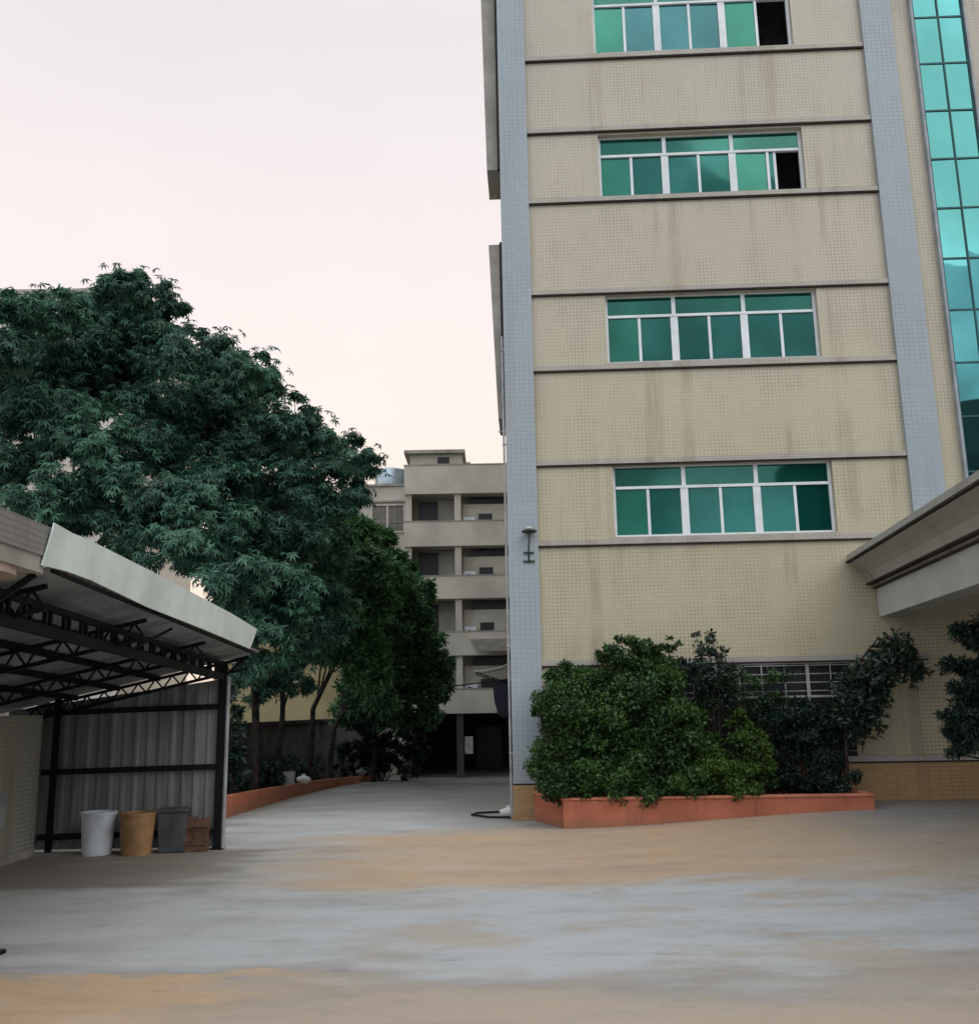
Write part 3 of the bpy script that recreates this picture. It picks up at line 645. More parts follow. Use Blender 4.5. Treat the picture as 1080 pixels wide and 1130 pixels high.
LOBES = {
    'T0': [(-10.85, 21.18, 11.42, 0.6), (-10.23, 21.84, 11.42, 0.74), (-12.14, 24.33, 11.23, 1.25), (-10.39, 23.36, 10.84, 1.04), (-11.15, 21.21, 10.5, 0.75), (-11.12, 22.71, 9.33, 0.85), (-10.1, 22.91, 9.37, 0.77), (-8.79, 21.5, 7.93, 0.86), (-12.46, 24.03, 8.2, 0.96), (-9.98, 21.3, 6.95, 0.85), (-9.46, 22.52, 6.99, 0.96), (-11.56, 23.07, 8.4, 0.72), (-10.34, 22.69, 6.28, 0.8), (-11.56, 23.38, 6.65, 0.73), (-11.34, 24.05, 10.12, 0.81), (-12.88, 25.01, 10.34, 0.8), (-10.0, 22.05, 8.43, 0.7), (-11.55, 23.65, 12.21, 0.55), (-12.14, 23.86, 11.06, 0.85), (-11.61, 22.09, 12.2, 0.18), (-9.68, 20.81, 11.59, 0.18), (-11.11, 25.08, 13.44, 0.22), (-10.77, 22.11, 12.06, 0.18)],
    'T1': [(-9.15, 23.18, 12.4, 0.78), (-9.12, 25.72, 13.31, 0.64), (-10.32, 24.37, 12.44, 0.76), (-8.89, 23.87, 11.62, 1.06), (-10.19, 25.2, 10.99, 1.16), (-7.28, 21.93, 10.36, 0.78), (-7.52, 24.91, 11.36, 0.75), (-8.07, 23.45, 9.74, 1.08), (-6.0, 22.2, 10.21, 0.63), (-7.18, 24.71, 10.26, 1.01), (-6.15, 25.9, 11.03, 0.64), (-8.53, 22.71, 8.48, 0.97), (-7.55, 24.57, 8.61, 1.31), (-5.12, 23.11, 9.18, 0.82), (-6.14, 25.06, 8.84, 1.0), (-7.5, 21.5, 6.95, 1.05), (-6.16, 21.2, 6.34, 1.03), (-7.97, 21.5, 6.23, 0.8), (-6.5, 20.5, 5.42, 0.87), (-5.46, 20.3, 4.79, 0.72), (-7.99, 25.41, 10.12, 1.08), (-9.75, 23.69, 11.44, 0.84), (-10.76, 25.14, 10.72, 0.89), (-6.93, 25.67, 9.79, 1.05), (-6.27, 22.25, 7.21, 0.91), (-8.38, 25.54, 12.4, 0.54), (-9.12, 23.53, 5.73, 0.75), (-6.83, 23.91, 4.17, 0.64), (-9.0, 22.44, 12.56, 0.44), (-9.48, 24.87, 13.85, 0.26), (-8.17, 23.08, 12.76, 0.2), (-8.57, 25.63, 13.26, 0.27), (-9.56, 23.01, 12.68, 0.29), (-7.04, 24.27, 11.67, 0.34), (-6.29, 23.56, 11.03, 0.29), (-5.95, 24.5, 11.3, 0.22), (-5.21, 22.67, 10.2, 0.18), (-8.48, 22.59, 12.42, 0.36)],
    'T2': [(-5.3, 26.28, 9.54, 0.89), (-4.23, 26.31, 9.14, 0.75), (-3.51, 25.35, 8.24, 0.54), (-5.97, 27.19, 8.2, 1.2), (-4.14, 23.47, 7.45, 0.79), (-5.66, 22.5, 6.16, 0.96), (-4.64, 23.28, 6.28, 0.83), (-4.87, 21.5, 4.94, 0.8), (-5.54, 21.2, 4.41, 0.56), (-4.36, 22.0, 4.79, 0.74), (-4.88, 21.5, 3.93, 0.72), (-4.98, 26.49, 4.12, 0.8), (-5.12, 21.5, 3.24, 0.5), (-3.67, 22.68, 6.92, 0.56), (-5.05, 24.32, 3.17, 0.52), (-3.16, 22.84, 7.17, 0.32), (-4.59, 23.41, 8.02, 0.83), (-5.25, 23.51, 6.33, 0.92), (-4.84, 26.86, 6.29, 0.86), (-3.09, 23.06, 8.13, 0.33), (-6.03, 23.94, 3.06, 0.47), (-5.58, 24.96, 2.75, 0.44), (-6.36, 26.82, 2.45, 0.29), (-5.38, 27.42, 2.81, 0.44), (-4.92, 26.08, 5.05, 0.92), (-6.45, 23.51, 5.68, 0.71), (-7.54, 25.23, 6.44, 0.67), (-4.71, 26.07, 7.04, 0.79), (-5.11, 22.67, 4.25, 0.68), (-6.92, 25.94, 4.11, 0.55), (-4.12, 24.32, 4.16, 0.56), (-4.96, 25.47, 10.21, 0.2), (-5.37, 25.88, 10.66, 0.23), (-4.86, 25.88, 10.02, 0.23), (-3.61, 25.12, 9.21, 0.22), (-3.26, 25.28, 8.85, 0.2), (-2.86, 23.43, 7.88, 0.17), (-3.33, 24.97, 7.65, 0.18), (-3.98, 23.05, 8.77, 0.29)],
    'T3': [(-4.26, 30.92, 7.65, 0.77), (-4.88, 31.14, 7.25, 0.94), (-3.81, 32.1, 7.61, 0.57), (-5.2, 30.57, 6.15, 1.14), (-3.72, 29.08, 6.2, 0.93), (-3.25, 31.11, 6.62, 0.61), (-4.5, 29.82, 4.92, 1.11), (-5.86, 31.97, 4.85, 0.85), (-5.03, 30.55, 4.09, 0.87), (-3.76, 30.52, 5.25, 0.92), (-5.97, 32.64, 3.94, 0.52), (-4.04, 30.57, 3.85, 0.81), (-3.87, 30.4, 3.14, 0.7), (-4.17, 30.39, 5.67, 0.92), (-4.86, 30.92, 8.26, 0.49)],
    'T4': [(-3.22, 33.87, 6.8, 0.72), (-3.89, 35.69, 6.3, 0.95), (-3.01, 37.19, 6.46, 0.66), (-2.46, 35.75, 6.45, 0.38), (-3.47, 36.48, 5.19, 1.16), (-4.75, 37.29, 4.77, 1.19), (-2.65, 36.87, 5.55, 0.52), (-3.8, 36.48, 3.85, 1.1), (-2.81, 36.75, 4.36, 0.72), (-5.02, 36.78, 3.39, 0.85), (-3.91, 34.52, 2.35, 0.73), (-4.82, 35.43, 2.38, 0.69), (-3.15, 34.87, 5.86, 0.8), (-3.93, 34.55, 5.03, 1.04)],
    'T5': [(-2.64, 39.21, 4.51, 0.83), (-3.3, 38.45, 3.42, 1.09), (-2.29, 39.36, 3.79, 0.7), (-2.0, 39.25, 2.82, 0.49), (-2.72, 37.81, 2.53, 0.8), (-4.04, 38.83, 2.74, 1.03), (-5.09, 38.67, 2.41, 0.82), (-2.12, 39.62, 3.26, 0.56), (-3.58, 37.76, 1.87, 0.67), (-2.57, 38.01, 1.85, 0.54), (-4.24, 39.04, 1.87, 0.69), (-1.89, 38.71, 3.75, 0.48), (-5.92, 39.5, 2.07, 0.7), (-3.12, 38.5, 5.0, 0.68)],
    'B1': [(-5.61, 21.26, 2.46, 0.19), (-5.79, 21.85, 2.09, 0.21), (-5.51, 21.3, 1.7, 0.19), (-5.55, 21.22, 1.23, 0.26), (-5.45, 21.32, 0.85, 0.26), (-5.69, 21.37, 0.76, 0.23)],
    'B2': [(-5.58, 41.06, 1.52, 0.65), (-4.89, 41.56, 1.31, 0.74), (-4.2, 42.2, 1.48, 0.75), (-5.74, 40.9, 0.44, 0.58), (-4.97, 41.36, 0.4, 0.73), (-4.04, 41.77, 0.37, 0.67), (-5.52, 42.12, -0.36, 0.37), (-4.59, 42.3, -0.38, 0.37), (-3.33, 40.93, 1.3, 0.65), (-3.19, 41.56, 0.36, 0.52), (-6.12, 42.11, 2.64, 0.6), (-3.5, 40.78, -0.31, 0.36), (-5.29, 41.64, 2.25, 0.74)],
    'H1': [(1.15, 17.79, 2.21, 0.44), (1.6, 18.08, 2.4, 0.48), (1.07, 18.17, 1.56, 0.42), (1.56, 17.97, 1.64, 0.57), (1.21, 17.7, 0.95, 0.5), (1.84, 17.73, 1.01, 0.57), (2.18, 17.36, 0.65, 0.37), (0.93, 17.36, 0.75, 0.28), (0.87, 17.82, 2.05, 0.19), (1.27, 18.03, 2.5, 0.35), (1.08, 17.9, 2.61, 0.1), (1.32, 17.83, 2.04, 0.54), (1.23, 18.05, 1.24, 0.54), (1.66, 17.85, 2.2, 0.41), (1.88, 17.89, 1.48, 0.48), (0.98, 18.08, 1.17, 0.29), (1.32, 17.36, 0.74, 0.31), (1.12, 17.36, 0.64, 0.18), (1.35, 17.36, 0.6, 0.18), (1.72, 17.36, 0.6, 0.18)],
    'H2': [(2.44, 17.92, 2.97, 0.32), (2.09, 18.16, 2.72, 0.29), (2.68, 17.99, 2.59, 0.48), (3.22, 18.21, 2.75, 0.36), (2.85, 17.67, 2.1, 0.63), (2.22, 17.86, 1.95, 0.57), (3.49, 18.1, 2.01, 0.55), (2.54, 18.05, 1.22, 0.64), (3.17, 17.98, 1.13, 0.64), (3.67, 18.04, 1.12, 0.48), (2.43, 18.16, 3.21, 0.14), (1.95, 18.05, 2.93, 0.14), (3.02, 17.98, 2.96, 0.19), (2.73, 17.36, 0.67, 0.4), (3.35, 17.36, 0.69, 0.37), (2.56, 17.85, 2.26, 0.54), (3.26, 18.04, 2.42, 0.45), (2.38, 18.01, 1.54, 0.54), (3.05, 18.11, 1.53, 0.58), (3.51, 17.94, 1.53, 0.51), (2.31, 17.69, 0.93, 0.47), (3.07, 17.97, 0.82, 0.48), (3.75, 18.15, 0.72, 0.32), (2.25, 17.36, 0.59, 0.2), (2.72, 17.36, 0.58, 0.2), (3.19, 17.36, 0.59, 0.18), (3.63, 17.36, 0.59, 0.18), (2.16, 18.07, 3.1, 0.11), (2.55, 17.71, 3.21, 0.09), (3.35, 18.16, 3.13, 0.13), (1.79, 18.16, 2.73, 0.13), (2.9, 18.21, 3.14, 0.11)],
    'H3': [(3.85, 17.9, 3.1, 0.25), (3.98, 17.9, 2.64, 0.35), (3.79, 18.21, 2.46, 0.35), (4.25, 18.01, 2.56, 0.22), (4.05, 17.96, 2.24, 0.38), (4.36, 18.0, 2.23, 0.22), (3.62, 18.11, 2.82, 0.19), (3.98, 17.91, 3.3, 0.11), (3.77, 18.04, 3.26, 0.1), (4.22, 18.11, 2.95, 0.13), (4.39, 18.14, 2.73, 0.11), (4.47, 17.85, 2.63, 0.09)],
    'H4': [(4.13, 17.84, 1.28, 0.44), (4.59, 17.73, 1.36, 0.31), (3.91, 17.73, 0.75, 0.44), (4.53, 17.77, 0.79, 0.38), (4.76, 17.68, 0.97, 0.19), (4.41, 17.87, 1.75, 0.22), (4.15, 17.66, 0.98, 0.41), (4.29, 17.36, 0.69, 0.31), (3.83, 17.65, 1.14, 0.34), (4.72, 17.78, 1.19, 0.22), (4.06, 17.36, 0.59, 0.17), (4.44, 17.36, 0.61, 0.17)],
    'H5': [(5.33, 18.09, 1.65, 0.35), (5.72, 18.24, 1.48, 0.42), (5.46, 18.32, 1.0, 0.42), (5.81, 18.11, 1.0, 0.39), (5.22, 18.17, 1.25, 0.23), (5.99, 18.26, 1.64, 0.32), (6.29, 18.27, 1.8, 0.32), (5.74, 18.19, 1.89, 0.26), (6.46, 18.24, 1.87, 0.23), (6.3, 18.25, 1.39, 0.29), (5.34, 18.16, 0.66, 0.29), (5.08, 18.25, 2.14, 0.19), (6.0, 18.22, 0.92, 0.32), (6.5, 18.26, 1.71, 0.29), (5.17, 18.2, 0.85, 0.29), (5.55, 18.15, 0.66, 0.26), (4.91, 18.18, 1.82, 0.19)],
    'V': [(4.61, 18.49, 2.45, 0.33), (4.82, 18.42, 2.12, 0.36), (4.47, 18.41, 1.91, 0.29), (5.11, 18.4, 2.44, 0.26), (5.31, 18.49, 2.06, 0.26), (4.35, 18.5, 2.33, 0.23), (5.5, 18.42, 2.55, 0.16), (4.93, 18.43, 1.74, 0.29)],
    'H7': [(5.98, 17.74, 0.68, 0.25), (6.27, 17.82, 0.73, 0.22), (5.75, 17.8, 0.59, 0.16)],
    'H6': [(7.36, 17.98, 3.15, 0.16), (7.31, 17.73, 2.82, 0.25), (7.62, 18.0, 2.62, 0.19), (7.09, 17.84, 2.62, 0.25), (6.79, 17.97, 2.4, 0.29), (6.53, 17.97, 2.28, 0.29), (6.9, 18.01, 2.14, 0.22), (6.61, 17.85, 1.87, 0.25), (6.69, 17.89, 1.63, 0.19), (6.38, 17.87, 1.88, 0.25), (6.49, 17.73, 1.45, 0.14), (7.76, 17.85, 2.54, 0.13), (7.06, 18.02, 2.84, 0.13), (7.23, 18.01, 2.89, 0.19), (6.8, 17.66, 2.55, 0.22), (7.47, 17.92, 2.83, 0.19), (7.59, 17.78, 2.48, 0.14), (6.45, 17.7, 1.64, 0.19), (6.7, 17.71, 1.98, 0.22), (7.03, 17.97, 2.4, 0.19)],
    'P': [(7.41, 15.23, 3.03, 0.24), (7.17, 15.01, 2.54, 0.27), (7.38, 14.94, 2.49, 0.26), (7.49, 15.0, 2.95, 0.3), (7.24, 15.16, 2.07, 0.27), (7.48, 15.12, 2.03, 0.3), (6.99, 14.78, 1.74, 0.23), (7.26, 14.86, 1.66, 0.39), (7.3, 15.18, 1.42, 0.27), (7.03, 15.0, 2.57, 0.13), (7.82, 15.08, 3.29, 0.33), (7.89, 15.14, 2.46, 0.4), (7.75, 15.07, 1.65, 0.47), (7.12, 15.12, 2.2, 0.17), (6.9, 15.02, 1.56, 0.15), (6.87, 14.86, 1.28, 0.16), (7.08, 14.84, 1.51, 0.3), (6.97, 15.25, 1.8, 0.15), (7.18, 14.76, 2.19, 0.23)],
}


def rel(lobes, b): return [(x - b[0], y - b[1], z - b[2], r) for x, y, z, r in lobes]
# whorl-leaved trees behind the shed
for key, base, label, r0, dens in (
        ('T0', (-10.6, 23.5, -.1), 'big blue green tree at the left edge, above the shed roof', .16, 66),
        ('T1', (-5.95, 24.9, -.15), 'tallest blue green tree, its trunk just right of the shed post', .115, 66),
        ('T2', (-5.95, 28.0, -.25), 'blue green tree with drooping boughs, second trunk from the shed post', .105, 66)):
    lb = rel(LOBES[key], base)
    t_ = thing('broadleaf_tree', label, 'tree', base, 0, 'blue green whorl leaved trees')
    trunk('trunk', t_, (0, 0, 0), lb, r0, M['bark'], n_limb=12)
    whorl_crown('crown', lb, dens, .185, M['leaf_big'], t_)
# denser small-leaved trees further along the alley
for key, base, label, r0, mat in (
        ('T3', (-5.95, 32.6, -.40), 'bushy fresh green tree third from the shed post, lighter than its neighbours', .11, 'leaf_fresh'),
        ('T4', (-5.95, 36.8, -.55), 'dark green tree reaching across the balconies of the far building', .11, 'leaf_mid'),
        ('T5', (-4.9, 40.8, -.70), 'low dark green tree hanging over the alley end, last of the row', .11, 'leaf_mid')):
    lb = rel(LOBES[key], base)
    t_ = thing('alley_tree', label, 'tree', base, 0, 'small leaved trees lining the alley')
    trunk('trunk', t_, (0, 0, 0), lb, r0, M['bark'], n_limb=10)
    mesh_from_leaves('crown', bush_leaves(lb, 190, .24, .20, .42, .75, .9), M[mat], t_)

for key, label, mat in (('B1', 'dark shrub beside the shed post, in front of the boundary wall', 'leaf_dark'), ('B2', 'big dark shrub filling the shady end of the planting bed', 'leaf_dark')):
    lb = LOBES[key]; bs = (sum(l[0] for l in lb) / len(lb), sum(l[1] for l in lb) / len(lb), min(l[2] - l[3] for l in lb) - .1); lb = rel(lb, bs)
    t_ = thing('bed_shrub', label, 'shrub', bs)
    b = MB()
    for l in lb: b.tube([(0, 0, -.2), (l[0] * .4, l[1] * .4, l[2] * .6), l[:3]], [.03, .02, .006], 5)
    b.build('stem', M['bark'], t_)
    mesh_from_leaves('foliage', bush_leaves(lb, 190, .2, .25), M[mat], t_)
# hedge shrubs in the planter
def stems(parent, lobes, gz=.4, r=.014, per=3):
    b = MB()
    for x, y, z, rr in lobes:
        for _ in range(per):
            p0 = (x * .7 + random.uniform(-.1, .1), y * .4 + random.uniform(-.1, .15), gz); p2 = (x + random.uniform(-.6, .6) * rr, y + random.uniform(-.5, .5) * rr, z + random.uniform(-.2, .8) * rr)
            m = ((p0[0] * .6 + p2[0] * .4), (p0[1] * .6 + p2[1] * .4), (p0[2] + p2[2]) / 2)
            b.tube([p0, m, p2], [r, r * .7, r * .2], 5)
    return b.build('stem', M['bark'], parent)
for key, label, mat, leaf, dens in (
        ('H1', 'dense clipped green shrub at the left end of the salmon planter', 'leaf_hedge', .085, 1000),
        ('H2', 'tall dark green shrub rising highest in the middle of the planter hedge', 'leaf_hedge', .09, 900),
        ('H3', 'loose airy shrub with wispy shoots, right of the tallest shrub', 'leaf_holly', .085, 420),
        ('H4', 'yellow green rounded shrub at the front of the planter, below the barred window', 'leaf_yellow', .08, 1100),
        ('H5', 'dark climbing shrub covering the lower part of the barred window', 'leaf_dark', .09, 700),
        ('V', 'sparse green vine climbing over the left of the barred window', 'leaf_hedge', .10, 170),
        ('H7', 'small low green shrub at the right end of the salmon planter', 'leaf_holly', .07, 800)):
    lb = LOBES[key]; cx = sum(l[0] for l in lb) / len(lb); cy = sum(l[1] for l in lb) / len(lb); bs = (cx, cy, .40)
    lb = rel(lb, bs)
    t_ = thing('planter_shrub', label, 'shrub', bs, 0, 'shrubs growing in the salmon planter')
    stems(t_, lb, 0.0)
    mesh_from_leaves('foliage', bush_leaves(lb, dens, leaf * .85, .30, .48, .9, .5, .5), M[mat], t_)
# small tree leaning right
lb = LOBES['H6']; bs = (6.28, 17.9, .40); lb = rel(lb, bs)
t_ = thing('leaning_tree', 'slender dark leaved small tree leaning right out of the planter end', 'tree', bs)
b = MB(); b.tube([(0, 0, -.05), (.02, .02, .8), (.1, 0, 1.6), (.35, 0, 2.3), (.75, -.02, 2.75), (1.15, -.02, 2.8)], [.035, .03, .026, .02, .012, .004], 7)
for l in lb:
    tp = [(.02, .02, .8), (.06, .0, 1.2), (.1, 0, 1.6), (.22, 0, 1.95), (.35, 0, 2.3), (.55, -.01, 2.55), (.75, -.02, 2.75), (.95, -.02, 2.79)]
    st_ = min(tp, key=lambda q: (Vector(q) - Vector(l[:3]) + Vector((0, 0, .2))).length)
    b.tube([st_, tuple((Vector(st_) + Vector(l[:3])) / 2 + Vector((0, 0, .05))), l[:3]], [.012, .008, .003], 5)
b.build('trunk', M['bark'], t_, smooth=True)
mesh_from_leaves('crown', bush_leaves(lb, 240, .16, .2, .95, .95, .7), M['leaf_holly'], t_)
# cloud pruned conifer at the right edge
bs = (7.55, 15.0, zg(7.55, 15.0)); lb = rel(LOBES['P'], bs)
t_ = thing('pruned_conifer', 'dark conifer with layered flat branches at the right edge under the canopy', 'tree', bs)
b = MB(); b.tube([(0, 0, -.05), (.03, 0, 1.0), (-.04, 0, 2.0), (.02, 0, 3.1)], [.07, .055, .045, .015], 8)
for l in lb: b.tube([(0, 0, l[2] - .05), (l[0] * .5, l[1] * .5, l[2] - .1), (l[0], l[1], l[2] - .03)], [.022, .016, .006], 5)
b.build('trunk', M['bark'], t_, smooth=True)
mesh_from_leaves('crown', bush_leaves(lb, 900, .10, .16, .55, .55, .9, .7), M['leaf_dark'], t_)

# ------------------------------------------------------------------ shed (carport)
sh = thing('carport_shed', 'lean-to shed with pale mint fascia, black trusses and a sheet metal end wall', 'shed', (-4.25, 15.57, 0))
OX, OY = 4.25, -15.57
def S(x, y, z): return (x + OX, y + OY, z)
def roofz(x, y=12.0): return 3.315 - .041 * (y - 8.0) + .22 * (x + 3.75)
YA, YB = 8.32, 15.85
b = MB(); nX = 9; y = YA; ring_y = []
while y <= YB + 1e-6: ring_y.append(y); y += .045
for q, yy in enumerate(ring_y):
    dz = (.0, .022, .022, .0)[q % 4]
    for x in (-7.9, -3.752): b.v.append(S(x, yy, roofz(x, yy) + dz))
for i in range(len(ring_y) - 1): b.f.append((2 * i, 2 * i + 1, 2 * i + 3, 2 * i + 2))
ro = b.build('roof', M['roof_sheet'], sh); so = ro.modifiers.new('thick', 'SOLIDIFY'); so.thickness = .006
# fascia sheet, its near end cut to a concave slant
b = MB(); rows = 5
FAS = [(8.032, 3.254, 8.119, 3.632), (8.524, 3.27, 8.469, 3.61), (9.062, 3.26, 8.907, 3.612), (10.568, 3.17, 10.394, 3.562), (12.638, 3.104, 12.448, 3.482), (13.783, 3.058, 13.775, 3.427), (15.149, 3.002, 15.411, 3.331)]
for (yb_, zb, yt, zt_) in FAS:
    for j in range(rows):
        f_ = j / (rows - 1); cv_ = -.10 * (yt - yb_) * sin(pi * f_)
        b.v.append(S(-3.74 + .04 * f_, yb_ + (yt - yb_) * f_ - cv_, zb + (zt_ - zb) * f_ + random.uniform(-.003, .003)))
for i in range(len(FAS) - 1):
    for j in range(rows - 1): a = i * rows + j; b.f.append((a, a + 1, a + 1 + rows, a + rows))
fa = b.build('fascia', M['fascia'], sh); so = fa.modifiers.new('thick', 'SOLIDIFY'); so.thickness = .015
b = MB(); b.bar(S(-3.80, 8.35, 3.255), S(-3.80, 15.7, 2.955), .03); b.build('eave_rail', M['black_steel'], sh)
for yy in (7.9, 15.57):
    b = MB(); zb = 0 
    b.box(-4.25 + OX - .055, -4.25 + OX + .055, yy + OY - .055, yy + OY + .055, zb, 2.84); b.box(-4.25 + OX - .1, -4.25 + OX + .1, yy + OY - .1, yy + OY + .1, zb, .02)
    b.build('post', M['black_steel'], sh)
b = MB(); b.tube([S(-4.15, 15.52, .02), S(-4.15, 15.52, 2.3), S(-4.15, 15.52, 2.6)], .03, 10); b.build('down_pipe', M['pipe'], sh, smooth=True)
# long ladder truss over the posts
b = MB(); TX = -4.25
b.bar(S(TX, 7.8, 3.10), S(TX, 15.6, 2.79), .07, .06); b.bar(S(TX, 7.8, 2.87), S(TX, 15.6, 2.59), .08, .10)
y = 8.0; q = 0
while y < 15.5:
    k = (y - 7.8) / 7.8; zt_, zb = 3.08 - .31 * k, 2.89 - .28 * k
    b.bar(S(TX, y, zb), S(TX, y, zt_), .035, .035); b.bar(S(TX, y + .12, zb), S(TX, y + .12, zt_), .035, .035)
    y += .42; q += 1
b.build('long_truss', M['black_steel'], sh)
# sloping lattice trusses
def lattice(yy, x0, x1, drop, name='cross_truss'):
    b = MB(); n = max(3, int(abs(x1 - x0) / .26))
    top = lambda k: Vector(S(x0 + (x1 - x0) * k, yy, roofz(x0 + (x1 - x0) * k, yy) - .09))
    bot = lambda k: top(k) - Vector((0, 0, drop))
    b.bar(top(0), top(1), .045); b.bar(bot(0), bot(1), .045)
    for i in range(n): b.bar(bot(i / n), top((i + .5) / n), .022); b.bar(top((i + .5) / n), bot((i + 1) / n), .022)
    b.build(name, M['black_steel'], sh)
lattice(8.6, -7.6, -3.95, .2); lattice(11.0, -7.6, -3.9, .2); lattice(13.3, -7.6, -3.9, .18); lattice(15.52, -7.3, -3.85, .17)
for xx in (-4.75, -5.35, -6.0, -6.65):
    b = MB(); b.bar(S(xx, 7.8, roofz(xx, 7.8) - .045), S(xx, 15.8, roofz(xx, 15.8) - .045), .06, .08); b.build('purlin', M['black_steel'], sh)
for pa, pb_, wd in ((S(-3.85, 8.15, 3.2), S(-4.25, 8.05, 2.87), .05), (S(-3.85, 15.5, 2.9), S(-4.25, 15.55, 2.6), .03), (S(-3.9, 11.9, 3.05), S(-4.25, 11.4, 2.74), .03)):
    b = MB(); b.bar(pa, pb_, wd); b.build('brace', M['black_steel'], sh)
# sheet metal end wall
b = MB(); xx = -7.0; pts = []
rib = .19
x = -7.62
while x < -4.32:
    for dx, dy in ((0, 0), (rib * .62, 0), (rib * .70, -.03), (rib * .90, -.03)):
        if x + dx < -4.262: pts.append((x + dx, dy))
    x += rib + random.uniform(-.012, .012)
for px, dy in pts:
    zt_ = max(2.12, 2.20 + (px + 7.05) / 2.75 * .36)
    b.v.append(S(px, 15.62 + dy, .03)); b.v.append(S(px, 15.62 + dy, zt_))
for i in range(len(pts) - 1): b.f.append((2 * i, 2 * i + 2, 2 * i + 3, 2 * i + 1))
pn = b.build('end_wall', M['panel'], sh); so = pn.modifiers.new('thick', 'SOLIDIFY'); so.thickness = .004
for z0, z1 in ((2.08, 2.14), (1.18, 1.225), (.22, .26)):
    b = MB(); b.bar(S(-7.0, 15.55, z0), S(-4.3, 15.55, z1), .05, .085); b.build('rail', M['black_steel'], sh)
b = MB(); b.box(-6.86 + OX, -6.78 + OX, 15.50 + OY, 15.58 + OY, 0, 2.3); b.build('post', M['black_steel'], sh)

# tiled store room on the left of the shed
st = thing('store_room', 'low buff tiled store wall at the left edge, under the shed roof', 'building', (-8.4, 12.2, 0))
b = MB(); b.box(-1.5, 1.53, -3.4, 2.95, -.05, 2.05); b.build('wall', M['tile_buff'], st)
b = MB(); b.box(-1.5, 1.54, -3.42, 2.97, -.05, .12); b.build('plinth', M['concrete'], st)
b = MB(); b.box(1.531, 1.56, 1.35, 1.95, .5, 1.0); b.build('meter_box', M['pipe'], st)

# gatehouse with a rounded tiled roof edge
gh = thing('gatehouse', 'gatehouse roof edge in grey tile with a rounded corner, top left of the shed', 'building', (-5.2, 5.0, 0))
def rounded(x0, x1, y0, y1, r):
    out = []
    for cx, cy, a0 in ((x1 - r, y1 - r, 0), (x0 + r, y1 - r, 90), (x0 + r, y0 + r, 180), (x1 - r, y0 + r, 270)):
        for i in range(7): a = R(a0 + 15 * i); out.append((cx + r * cos(a), cy + r * sin(a)))
    return out
def slab(x0, x1, y0, y1, r, z0, z1, name, mat):
    b = MB(); b.poly_prism([(x, y, z0) for x, y in rounded(x0, x1, y0, y1, r)], (0, 0, z0), (0, 0, z1)); return b.build(name, mat, gh, smooth=True)
slab(-3.2, 1.45, -3.5, 3.30, .08, 3.34, 3.60, 'roof', M['tile_gate'])
slab(-3.1, 1.43, -3.4, 3.24, .15, 3.20, 3.34, 'cornice', M['concrete'])
slab(-2.9, 1.41, -3.2, 3.10, .5, 3.13, 3.20, 'soffit', M['beige_soffit'])
b = MB(); b.box(-2.6, .30, -2.9, 1.6, 0, 3.12); b.build('wall', M['tile_gate'], gh)
b = MB(); b.box(.30, .33, -1.5, .6, 1.0, 2.3); b.build('window', M['glass'], gh)

# ------------------------------------------------------------------ bins against the sheet wall
def bucket(name, label, loc, r0, r1, h, mat, cat='bin', group='bins against the sheet metal wall'):
    t_ = thing(name, label, cat, loc, random.uniform(0, 3), group)
    b = MB(); b.lathe([(r0 * .2, .0), (r0, .0), (r0 + (r1 - r0) * .5, h * .5), (r1, h), (r1 - .015, h), (r0 - .015, .03), (0.02, .03)], (0, 0, 0), 24); b.build('bucket', mat, t_, smooth=True)
    b = MB(); b.lathe([(r1 + .012, h - .035), (r1 + .015, h + .005), (r1 - .012, h + .005), (r1 - .012, h - .035)], (0, 0, 0), 24)
    b.build('rim', mat, t_, smooth=True); return t_
bucket('bin', 'grey white plastic bin, leftmost of the row by the sheet wall', (-5.95, 15.22, 0), .205, .255, .61, M['white_plastic'])
bucket('bin', 'orange tan plastic bin beside the white one', (-5.34, 15.15, 0), .215, .265, .60, M['tan_plastic'])
t_ = thing('bin', 'dark grey square bin right of the tan bin', 'bin', (-4.86, 15.35, 0), .15, 'bins against the sheet metal wall')
b = MB(); ring = lambda h, s: [(-s, -s * .8, h), (s, -s * .8, h), (s, s * .8, h), (-s, s * .8, h)]
b.loft([ring(0, .19), ring(.58, .215)]); b.build('body', M['dark_plastic'], t_, bevel=.02)
b = MB(); b.loft([ring(.582, .23), ring(.62, .23), ring(.64, .20)]); b.build('lid', M['dark_plastic'], t_, bevel=.01)
t_ = thing('wooden_box', 'low rusty brown box leaning by the shed post', 'box', (-4.50, 15.36, 0), .05)
b = MB(); b.box(-.16, -.03, -.1, .1, 0, .50); b.box(-.025, .09, -.1, .1, 0, .46); b.box(.095, .16, -.09, .1, 0, .48); b.build('boards', M['rust_box'], t_)
for z in (.1, .36):
    b = MB(); b.box(-.17, .17, -.115, -.101, z, z + .06); b.build('batten', M['rust_box'], t_)

